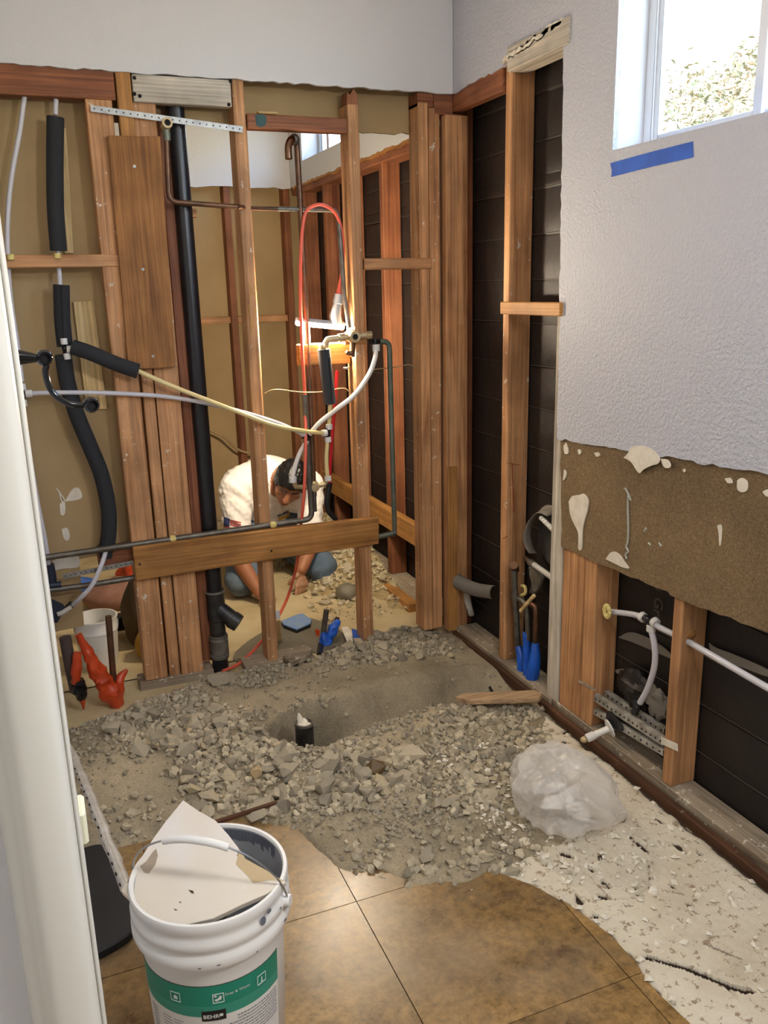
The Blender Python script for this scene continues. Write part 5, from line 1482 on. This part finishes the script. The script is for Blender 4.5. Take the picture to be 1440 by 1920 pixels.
MB().lathe([(0, 0), (.068, 0), (.072, .01), (.081, .15), (.0835, .152), (.0835, .158), (.082, .16), (.083, .20), (.086, .202), (.086, .208), (.081, .208), (.078, .19), (.066, .012), (0, .012)], pa_, n=36).build('pail_body', 'bucket_white', t, angle=.7)
hv2 = [pa_ + V((.086 * math.cos(a), -.05 * math.sin(a), .185 - .10 * math.sin(a))) for a in [math.pi * k / 14 for k in range(15)]]
MB().tube(hv2, .0016, 6).build('handle', 'steel_wire', t)


def lump(name, c, r, mat, label, cat, amp=.3, f=14, seed=0, rot=0):
    c = V(c); m = MB(); m.ball((0, 0, 0), r, 26, 18, Matrix.Rotation(rot, 3, 'Z'))
    for v in m.v:
        d_ = v.normalized(); k = amp * (noise.noise(v * f + V((seed, 0, 0))) + .5 * noise.noise(v * f * 2.3 + V((0, seed, 0)))); v += d_ * k * min(r)
    for v in m.v: v += c; v.z = max(v.z, .003)
    o = m.build(name, mat, None, angle=.7); return tag(o, label, cat)


lump('material_sack', (.29, 3.52, .14), (.075, .09, .17), 'kraft_dark', 'dark printed material sack slumped behind the flat stud', 'sack', .25, 10, 3)
lump('material_sack', (.33, 3.36, .07), (.09, .07, .09), 'bag_yellow', 'dirty yellow sack slumped at the partition foot', 'sack', .3, 12, 5)
lump('tool_bag', (.42, 4.3, .06), (.16, .14, .10), 'orange_wrap', 'orange plastic bag heaped behind the white pail', 'bag', .35, 9, 8)
lump('work_jacket', (.25, 4.05, .05), (.17, .12, .07), 'cloth_pink', 'dusty pink cloth heaped behind the white pail', 'cloth', .35, 10, 2)
lump('blue_rag', (.06, 4.35, .03), (.10, .06, .04), 'cloth_blue', 'small blue rag on the floor behind the white pail', 'cloth', .35, 14, 7)
tag(MB().tube([(.12, 3.62, .07), (.38, 3.66, .06)], .04, 18).build('pipe_offcut', 'abs', None), 'black pipe offcut lying behind the white pail', 'pipe')
tag(lump('poly_sheet', (.36, 3.5, .42), (.05, .03, .09), 'clear_poly', 'grey translucent plastic wad hanging beside the flat stud', 'plastic', .4, 20, 4), None)
# navy tape flags near the casing
t = thing('tape_fitting', 'navy taped elbow fitting beside the door casing foot', 'fitting', atY(105, 1110, YP + .03))
navy = plain('navy_tape', '1D2536', .5)
MB().tube(cr([atY(92, 1058, YP + .03), atY(97, 1085, YP + .03), atY(95, 1100, YP + .03)], 4), .017, 12).build('elbow', navy, t)
MB().prism([atY(a, b, YP + .01) for a, b in ((93, 1122), (118, 1133), (122, 1140), (108, 1168), (98, 1168), (94, 1150))], (0, .006, 0)).build('tape_flag', navy, t, .001)
MB().tube([atY(92, 1098, YP + .02), atY(115, 1096, YP + .02)], .012, 12).build('side_arm', navy, t)
MB().tube(cr([atY(134, 1138, YP + .01), atY(118, 1148, YP + .005), atY(108, 1152, YP + .005)], 4), .009, 10).build('clear_nipple', 'clear_poly', t)

# ================================================================== BEHIND THE PARTITION: FLOOR TOOLS AND DEBRIS
t = thing('sponge_float', 'blue grout sponge float lying on the wet cement patch', 'float', atZ(555, 1170))
fp = [atZ(a, b, .018) for a, b in ((527, 1166), (532, 1173), (556, 1182), (582, 1171), (584, 1163), (568, 1152), (560, 1153))]
MB().prism(fp, (0, 0, .006)).build('blade', 'sponge_blue', t, .001)
MB().prism([p + V((0, 0, -.016)) for p in fp], (0, 0, .0155)).build('foam_pad', 'black_fit', t, .002)
wc = cr([atZ(a, b, .0005) for a, b in ((440, 1225), (470, 1200), (520, 1172), (560, 1158), (600, 1165), (640, 1185), (650, 1210), (600, 1225), (545, 1222), (490, 1245), (440, 1240), (440, 1225))], 5)[:-1]
MB().prism(wc, (0, 0, .0035)).build('cement_patch', 'wet_cement', fl, label='wet grey cement patch')
t = thing('blue_taped_stub', 'two copper stubs bound with bright blue tape beside the cement patch', 'pipe', atZ(612, 1222))
y3 = YB + .03
MB().tube([atY(612, 1143, y3), atY(606, 1190, y3)], .0115, 12).build('pipe', 'copper_grey', t)
MB().tube([atY(633, 1157, y3 + .03), atY(620, 1200, y3 + .02)], .0095, 12).build('pipe', 'copper', t)
sleeve(t, [atY(634, 1163, y3 + .02), atY(625, 1180, y3 + .005), atY(614, 1200, y3)], [.012, .024, .018], 'blue_wrap', 'blue_wrap')
sleeve(t, [atY(606, 1185, y3 - .005), atY(610, 1205, y3 - .005), atY(614, 1224, y3)], [.010, .028, .008], 'blue_wrap', 'blue_wrap')
MB().prism([atY(a, b, y3 - .01) for a, b in ((591, 1179), (600, 1182), (598, 1194), (592, 1190))], (0, .003, 0)).build('orange_tab', 'orange_wrap', t)
MB().tube([atY(602, 1208, y3), atZ(599, 1228, .0)], .013, 10).build('foot', 'black_fit', t)
t = thing('tape_scrap', 'torn white and blue tape scrap lying before the fourth stud', 'tape', atZ(660, 1205))
MB().prism([atZ(a, b, .03) for a, b in ((640, 1178), (652, 1176), (660, 1185), (662, 1205), (652, 1207))], (0, .004, .004)).build('white_scrap', 'mastic', t, .001)
MB().prism([atZ(a, b, .03) for a, b in ((660, 1180), (672, 1184), (685, 1200), (678, 1206), (664, 1208))], (0, .004, .004)).build('blue_scrap', 'blue_tape', t, .001)
# rubble heap along the outer wall of that room
def mound(x, y): return -.01 + .125 * sst(1.08, 1.36, x + .03 * noise.noise(V((y * 5, 0, 0)))) * sst(3.52, 4.0, y) * (1 - sst(4.7, 5.1, y)) + .03 * sst(1.36, 1.48, x) * sst(3.3, 3.5, y) + .014 * noise.noise(V((x * 14, y * 14, 0))) * sst(1.1, 1.25, x)


hp = MB()
for _ in range(3400):
    x = 1.505 - .44 * rr.random(); y = 3.36 + 1.2 * rr.random()
    if rr.random() > .15 + sst(0.0, .05, mound(x, y)): continue
    s = .004 + .018 * rr.random() ** 2.2; z = max(0, mound(x, y))
    R = Matrix.Rotation(rr.uniform(0, 6.28), 3, V((rr.gauss(0, 1), rr.gauss(0, 1), rr.gauss(0, 1))).normalized())
    hp.add([V((x, y, z + s * .4)) + R @ (p * s * rr.uniform(.6, 1.25)) for p in OC], OF)
tag(hp.build('debris_heap', plain('debris', 'D2C6A8', .95, c2='9E8D66', scale=60), None, angle=0, fix=False), 'crumbled tan debris heaped along the outer wall behind the partition', 'debris', kind='stuff')
mnd = hfield(mound, 1.04, 1.51, 3.3, 5.15, .015)
tag(mnd.build('debris_soil', plain('debris_soil', 'B29C72', .95, c2='8F7B55', scale=22, bmp=.5, bscale=80), None, angle=.9, fix=False), 'low mound of sandy soil under the debris behind the partition', 'soil', kind='stuff')
DEB = [((625, 1055), .11), ((650, 1075), .09), ((612, 1082), .10), ((635, 1098), .09), ((668, 1085), .07), ((610, 1110), .07), ((685, 1105), .09), ((720, 1085), .06), ((790, 1140), .05), ((775, 1120), .05), ((660, 1060), .07), ((598, 1060), .06), ((680, 1060), .06), ((600, 1075), .08), ((622, 1100), .06), ((640, 1110), .05), ((655, 1100), .06), ((590, 1095), .05), ((715, 1070), .05), ((630, 1070), .07), ((605, 1045), .07), ((665, 1105), .05), ((745, 1110), .05)]
for (a, b), s in DEB:
    p = atZ(a, b, .06); o = bpy.data.objects.new('plaster_chunk', rr.choice(ROCKS).copy()); COL.objects.link(o); o.data.materials[0] = pale_r
    o.scale = (s / 2 * rr.uniform(.9, 1.3), s / 2, s / 2 * .55); o.rotation_euler = (rr.uniform(-.5, .5), rr.uniform(-.5, .5), rr.uniform(0, 6)); o.location = (min(p.x, 1.46), p.y, max(0, mound(min(p.x, 1.46), p.y)) + .012)
    tag(o, 'pale plaster chunk on the debris behind the partition', 'rubble', 'plaster chunks along the outer wall')
mp = atZ(652, 1088, .09)
lump('mud_lump', (mp.x, mp.y, mound(mp.x, mp.y) + .022), (.062, .055, .045), 'wet_cement', 'rounded lump of dark wet mortar on the debris heap', 'mortar', .2, 24, 6)
t = thing('trap_fitting', 'dark drain trap with a white ring on the debris heap', 'pipe', atZ(650, 1052, .1))
c = atY(632, 1042, 4.25); MB().ball(c, (.06, .05, .055), 18, 12).build('trap_bowl', plain('trap_dark', '2E3238', .4), t)
c = atY(655, 1050, 4.22); MB().lathe([(.026, -.02), (.038, -.02), (.038, .02), (.026, .02), (.026, -.02)], c, (-.2, -1, .25), 24).build('ring', 'collar', t)
MB().tube([c + V((0, .012, 0)), c + V((.02, .05, -.02))], .027, 16).build('elbow', 'abs', t)
# white pipe offcut behind
tag(MB().tube([atY(600, 1030, 4.5), atY(680, 1020, 4.6)], .045, 18).build('pipe_offcut', 'pex_white', None), 'pale pipe offcut lying on the heap by the far corner', 'pipe')
MB().box(1.455, 1.508, 3.34, 4.2, -.01, .04).build('curb_strip', 'gold_y', wr, .003)
t = thing('putty_knife', 'putty knife with a wooden handle leaning on the third stud foot', 'tool', atZ(524, 1200))
MB().bar(atZ(524, 1200, .01), atY(521, 1160, YB + .02), .02, .018).build('handle', 'pale_z', t, .003)
MB().bar(atY(521, 1160, YB + .02), atY(519, 1145, YB + .03), .02, .002).build('blade', 'steel_wire', t)

# printed lettering on the black felt
me = text_mesh('ns Gr', .055)
for v in me.vertices:
    x, y = v.co.x, v.co.y; p = atX(1230, 1078, XW + .0845); v.co = V((XW + .0845, p.y - y, p.z - x))
me.materials.append(M['felt_print']); o = bpy.data.objects.new('lettering', me); COL.objects.link(o); attach(o, wr)

# ================================================================== THE KNEELING MAN
def remesh(mb, voxel, iters):
    me = mb.mesh('tmp', angle=0); o = bpy.data.objects.new('tmp', me); COL.objects.link(o)
    md = o.modifiers.new('r', 'REMESH'); md.mode = 'VOXEL'; md.voxel_size = voxel
    bpy.context.view_layer.update()
    out = bpy.data.meshes.new_from_object(o.evaluated_get(bpy.context.evaluated_depsgraph_get())); bpy.data.objects.remove(o)
    bm = bmesh.new(); bm.from_mesh(out)
    for _ in range(iters): bmesh.ops.smooth_vert(bm, verts=bm.verts, factor=.5, use_axis_x=True, use_axis_y=True, use_axis_z=True)
    bm.to_mesh(out); bm.free(); return out


SEG = []   # (p, q, r0, r1, tag)


def seg(p, q, r0, r1, tg): SEG.append((V(p), V(q), r0, r1, tg))


pel = V((1.02, 4.20, .30)); chest = V((1.0, 4.06, .50)); ub = V((.99, 3.98, .555))
seg((.96, 4.20, .29), (1.09, 4.20, .29), .145, .145, 'jeans')
seg(pel + V((0, -.02, .06)), (1.01, 4.15, .42), .145, .15, 'shirt')
seg((1.01, 4.15, .42), chest, .15, .145, 'shirt'); seg(chest, ub, .145, .115, 'shirt')
seg((.95, 4.03, .53), (.87, 3.97, .545), .125, .095, 'shirt'); seg((1.05, 4.03, .53), (1.14, 3.96, .53), .125, .09, 'shirt')
seg((.99, 4.04, .56), (.85, 4.0, .53), .11, .09, 'shirt'); seg((.88, 4.08, .45), (.83, 3.98, .46), .11, .095, 'shirt'); seg((1.12, 4.08, .45), (1.16, 3.97, .45), .10, .09, 'shirt')
SL, SR = V((.815, 3.94, .525)), V((1.185, 3.94, .505))
seg((.86, 3.97, .535), SL, .09, .082, 'shirt'); seg((1.15, 3.96, .52), SR, .085, .08, 'shirt')
EL = atY(447, 1048, 3.86); WL = atY(487, 1112, 3.76); ER = atY(583, 1022, 3.88); WR = atY(566, 1068, 3.81)
mL, mR = SL.lerp(EL, .62), SR.lerp(ER, .62)
seg(SL, mL, .080, .066, 'shirt'); seg(SR, mR, .078, .064, 'shirt')
seg(mL, EL, .046, .042, 'skin'); seg(mR, ER, .045, .041, 'skin')
seg(EL, WL, .043, .029, 'skin'); seg(ER, WR, .042, .028, 'skin')
KL, KR = V((.80, 3.885, .085)), V((1.225, 3.90, .085))
seg((.94, 4.16, .27), KL, .105, .078, 'jeans'); seg((1.11, 4.16, .27), KR, .105, .076, 'jeans')
AL_, AR_ = V((.87, 4.30, .065)), V((1.17, 4.31, .065))
seg(KL, AL_, .075, .055, 'jeans'); seg(KR, AR_, .074, .055, 'jeans')
seg(AL_, AL_ + V((0, .12, -.01)), .05, .035, 'shoe'); seg(AR_, AR_ + V((0, .12, -.01)), .05, .035, 'shoe')
# neck and head
HC = atY(546, 900, 3.825)
Fd = V((-.42, -.72, -.66)).normalized(); U = V((.22, -.45, .85)); U = (U - Fd * U.dot(Fd)).normalized(); Rg = Fd.cross(U)
seg(ub + V((.02, -.02, .0)), HC - Fd * .03 - U * .05, .065, .056, 'skin')


def hp_(f, u, r_): return HC + Fd * f + U * u + Rg * r_


BODY = MB()
for p, q, a, b, _ in SEG: BODY.capsule(p, q, a, b, 20)
ROT = Matrix((Rg, Fd, U)).transposed()
BODY.ball(HC, (.074, .094, .098), 24, 18, ROT)                       # skull
BODY.ball(hp_(.026, -.052, 0), (.060, .066, .068), 20, 14, ROT)      # face
BODY.ball(hp_(.064, -.092, 0), (.030, .026, .022), 14, 10, ROT)      # chin
BODY.capsule(hp_(.086, .006, 0), hp_(.106, -.034, 0), .010, .0145)   # nose
for s in (-1, 1):
    BODY.ball(hp_(.102, -.036, s * .011), .0085, 10, 8)
    BODY.capsule(hp_(.082, .016, s * .012), hp_(.070, .016, s * .045), .011, .010)   # brow
    BODY.ball(hp_(.060, -.030, s * .040), (.022, .02, .02), 12, 8, ROT)              # cheek
    BODY.ball(hp_(-.005, -.018, s * .076), (.010, .022, .032), 14, 10, ROT)          # ear
BODY.ball(hp_(.085, -.062, 0), (.022, .012, .008), 12, 8, ROT); BODY.ball(hp_(.083, -.071, 0), (.019, .012, .007), 12, 8, ROT)
HEADSEG = [(HC, .1), (hp_(.03, -.05, 0), .085)]


def hand(W, d, pn_, side, curls, spread=.018, thumb=1):
    """palm plus five fingers; d finger direction, pn_ palm normal, side = thumb side vector"""
    d, pn_, side = V(d).normalized(), V(pn_).normalized(), V(side).normalized()
    for k in range(4):
        o = (k - 1.5) * spread; BODY.capsule(W + side * o * .6, W + d * .075 + side * -o, .0165 if k in (1, 2) else .015, .0125); SEG.append((W, W + d * .08 + side * -o, .02, .016, 'hand'))
    L = [.072, .080, .075, .058]
    for k in range(4):
        b = W + d * .078 + side * -(k - 1.5) * spread; c = curls[k]; p = b; dr = d
        for j, fr in enumerate((.45, .32, .23)):
            dr = (Matrix.Rotation(c * (.7 + .3 * j), 3, d.cross(pn_).normalized()) @ dr).normalized(); q = p + dr * L[k] * fr * 1.1
            BODY.capsule(p, q, .0092 - .0008 * j, .0085 - .0008 * j, 12); SEG.append((p, q, .01, .009, 'hand')); p = q
    b = W + d * .022 + side * .028; p = b + (side * .8 + d * .7 + pn_ * .5).normalized() * .036; q = p + (side * .1 + d * .8 + pn_ * .7).normalized() * .03
    BODY.capsule(W + d * .01 + side * .01, b, .015, .014, 12); BODY.capsule(b, p, .0135, .0105, 12); BODY.capsule(p, q, .0105, .0085, 12)
    SEG.append((b, q, .013, .01, 'hand'))


hand(WR, (-.10, -.12, -.95), (-.25, .9, -.2), (-.95, -.2, 0), (.25, .28, .38, .5))
hand(WL, (.25, -.35, -.85), (.2, .9, -.3), (.9, .1, .2), (.5, .55, .6, .65))
bme = remesh(BODY, .0042, 3)
names = ['skin', 'shirt', 'jeans', 'shoe', 'hand_skin']
man = bpy.data.objects.new('person', None); COL.objects.link(man); man.location = (1.02, 4.1, 0); man.empty_display_size = .05
tag(man, 'dark-haired person in a white t-shirt and jeans kneeling with head bowed', 'person')
body = bpy.data.objects.new('body', bme); COL.objects.link(body); attach(body, man)
bme.materials.clear()
for n_ in names: bme.materials.append(M[n_])


import numpy as np


def tags_of(C):
    best = np.full(len(C), 1e9); tg = np.zeros(len(C), int)
    for hc_, r_ in HEADSEG: best = np.minimum(best, np.linalg.norm(C - np.array(hc_), axis=1) - r_)
    for p, q, a, b, g in SEG:
        p_, ax_ = np.array(p), np.array(q - p); tt = np.clip((C - p_) @ ax_ / max(ax_ @ ax_, 1e-9), 0, 1)
        d_ = np.linalg.norm(C - (p_ + tt[:, None] * ax_), axis=1) - (a + (b - a) * tt); m_ = d_ < best
        best[m_] = d_[m_]; tg[m_] = {'skin': 0, 'shirt': 1, 'jeans': 2, 'shoe': 3, 'hand': 4}[g]
    return tg


nv = len(bme.vertices); co = np.zeros(nv * 3); bme.vertices.foreach_get('co', co); co = co.reshape(-1, 3)
no = np.zeros(nv * 3); bme.vertices.foreach_get('normal', no); no = no.reshape(-1, 3); vt_ = tags_of(co)
for i in range(nv):      # folds in the shirt and jeans
    g = vt_[i]; x, y, z = co[i]
    if g == 1: co[i] += no[i] * (.009 * noise.noise(V((x * 24 + z * 20, y * 9, z * 8))) + .003 * noise.noise(V((x * 60, y * 60, z * 60))))
    elif g == 2: co[i] += no[i] * (.006 * noise.noise(V((x * 18, y * 22, z * 22))))
co[:, 2] = np.maximum(co[:, 2], .002)
bme.vertices.foreach_set('co', co.ravel()); bme.update()
fc = np.zeros(len(bme.polygons) * 3); bme.polygons.foreach_get('center', fc)
bme.polygons.foreach_set('material_index', tags_of(fc.reshape(-1, 3)).astype(np.int32)); bme.polygons.foreach_set('use_smooth', [True] * len(bme.polygons)); bme.update()
# hair
hm = MB(); hm.ball((0, 0, 0), 1.0, 72, 48)
for v in hm.v:
    d_ = v.normalized(); x, y, z = d_.x, d_.y, d_.z          # right, forward, up in head space
    line = .34 + .10 * abs(x) - .55 * sst(.25, .95, abs(x)) * (1 if y < .6 else .6)
    side = sst(-.06, .08, z - (line if y > .15 else -.62 + .5 * sst(-.4, .2, y)))
    ridge = .5 + .5 * math.sin(34 * math.atan2(x, z + .4) + 3 * noise.noise(d_ * 3))
    rad = .86 + side * (.235 + .035 * ridge + .05 * noise.noise(d_ * 7))
    v.x, v.y, v.z = x * .074 * rad, y * .094 * rad, z * .100 * rad
    v[:] = HC + ROT @ V((v.x, v.y, v.z))
hm.build('hair', 'hair', man, angle=1.4)
for s in (-1, 1):
    MB().capsule(hp_(.0915, .018, s * .014), hp_(.080, .019, s * .044), .0048, .0035, 8).build('eyebrow', 'brow', man)
    MB().ball(hp_(.080, -.006, s * .030), (.014, .008, .0085), 12, 8, ROT).build('eyelid', 'skin', man)
    MB().capsule(hp_(.0875, -.0105, s * .019), hp_(.081, -.0105, s * .041), .0016, .0014, 8).build('lash_line', 'brow', man)
MB().capsule(hp_(.0965, -.067, -.015), hp_(.0965, -.067, .015), .0022, .0022, 8).build('mouth_line', 'lip', man)


from mathutils.bvhtree import BVHTree
BVH = BVHTree.FromPolygons([v.co for v in bme.vertices], [tuple(p.vertices) for p in bme.polygons])


def decal_grid(c0, c1, c2, c3, mat, name, n=5):
    m = MB()
    for i in range(n + 1):
        for j in range(n + 1):
            u, v_ = i / n, j / n; a = (V(c0 + (0,)).lerp(V(c1 + (0,)), u)).lerp(V(c3 + (0,)).lerp(V(c2 + (0,)), u), v_)
            q = (FW * FPX + RT * (a.x - 720) + DN * (a.y - 960)).normalized(); loc, nor, _, _ = BVH.ray_cast(CAM, q)
            if loc is None or (loc - CAM).length > 5: return None
            m.v.append(loc - q * .004)
    for i in range(n):
        for j in range(n): q = i * (n + 1) + j; m.f.append((q, q + n + 1, q + n + 2, q + 1))
    return m.build(name, mat, man, angle=1.2, fix=False)


decal_grid((420, 969), (431, 973), (430, 988), (419, 986), 'flag_blue', 'sleeve_patch')
for k in range(5):
    a = k * 4.2
    decal_grid((431 if k < 3 else 419, 974 + a + (0 if k < 3 else 0)), (452, 979 + a), (452, 981 + a), (431 if k < 3 else 419, 976.4 + a), 'flag_red', 'sleeve_patch', 4)
decal_grid((520, 966), (541, 957), (542, 961), (521, 970), 'print_dark', 'shirt_print', 4)
decal_grid((522, 971), (543, 963), (543, 968), (523, 977), 'print_yellow', 'shirt_print', 4)

# ================================================================== LAMPS OF THE ROOM
def area(name, loc, direction, sx, sy, power, color, parent=None):
    l = bpy.data.lights.new(name, 'AREA'); l.shape = 'RECTANGLE'; l.size = sx; l.size_y = sy; l.energy = power; l.color = color
    o = bpy.data.objects.new(name, l); COL.objects.link(o); o.location = loc; o.rotation_euler = V(direction).to_track_quat('-Z', 'Y').to_euler()
    return o


def ceiling_lamp(loc, power, color, label):
    t = thing('ceiling_lamp', label, 'lamp', loc)
    MB().lathe([(.0, .02), (.17, .02), (.17, 0), (.165, -.012)], loc, n=32).build('lamp_rim', 'trim_white', t)
    MB().lathe([(.16, -.010), (.15, -.035), (.1, -.055), (.0, -.062)], loc, n=32).build('diffuser', 'lamp_glass', t)
    area('ceiling_lamp_light', V(loc) + V((0, 0, -.075)), (0, 0, -1), .28, .28, power, color)


ceiling_lamp((.55, .35, CEIL - .02), 10, (.98, .98, 1), 'round white ceiling lamp over the bathroom doorway')
ceiling_lamp((-.5, -.9, CEIL - .02), 9, (.98, .98, 1), 'round white ceiling lamp in the hall')
vt = thing('vanity_light', 'long frosted vanity light bar on the textured wall', 'lamp', (XW - .02, .15, 2.0))
MB().box(XW - .04, XW - .015, -.15, .45, 1.95, 2.07).build('back_plate', 'steel_wire', vt, .004)
MB().box(XW - .10, XW - .041, -.12, .42, 1.965, 2.055).build('diffuser', 'lamp_glass', vt, .012)
area('vanity_light_light', (XW - .125, .15, 2.01), (-1, .75, -.15), .5, .09, 27, (.98, .98, 1))

# ================================================================== OUTSIDE THE WINDOWS
hill = hfield(lambda x, y: -.2 + .62 * (x - 2.2) * sst(2.2, 3.2, x) + .15 * noise.noise(V((x, y, 0))), 1.72, 13, -6, 16, .5)
tag(hill.build('ground', 'dry_grass', None, angle=1.2, fix=False), kind='structure')
lm = MB(); rl = random.Random(2)
for _ in range(26000):
    x = rl.uniform(2.8, 9); y = rl.uniform(1.0, 11.5)
    d_ = noise.noise(V((x * 1.1, y * 1.1, 3)))
    if d_ < -.15 + .2 * rl.random(): continue
    z = -.2 + .62 * (x - 2.2) * sst(2.2, 3.2, x) + rl.random() ** 1.5 * (.25 + .9 * max(0, d_)); s = rl.uniform(.03, .08)
    R = Matrix.Rotation(rl.uniform(0, 6.28), 3, V((rl.gauss(0, 1), rl.gauss(0, 1), rl.gauss(0, 1))).normalized())
    lm.add([V((x, y, z)) + R @ V(p) for p in ((-s, 0, 0), (0, -s * .4, .01), (s, 0, 0), (0, s * .4, .01))], [(0, 1, 2, 3)])
tag(lm.build('hillside_shrubs', 'leaf', None, angle=0, fix=False), 'sunlit green shrubs on the slope outside the window', 'shrubs', kind='stuff')
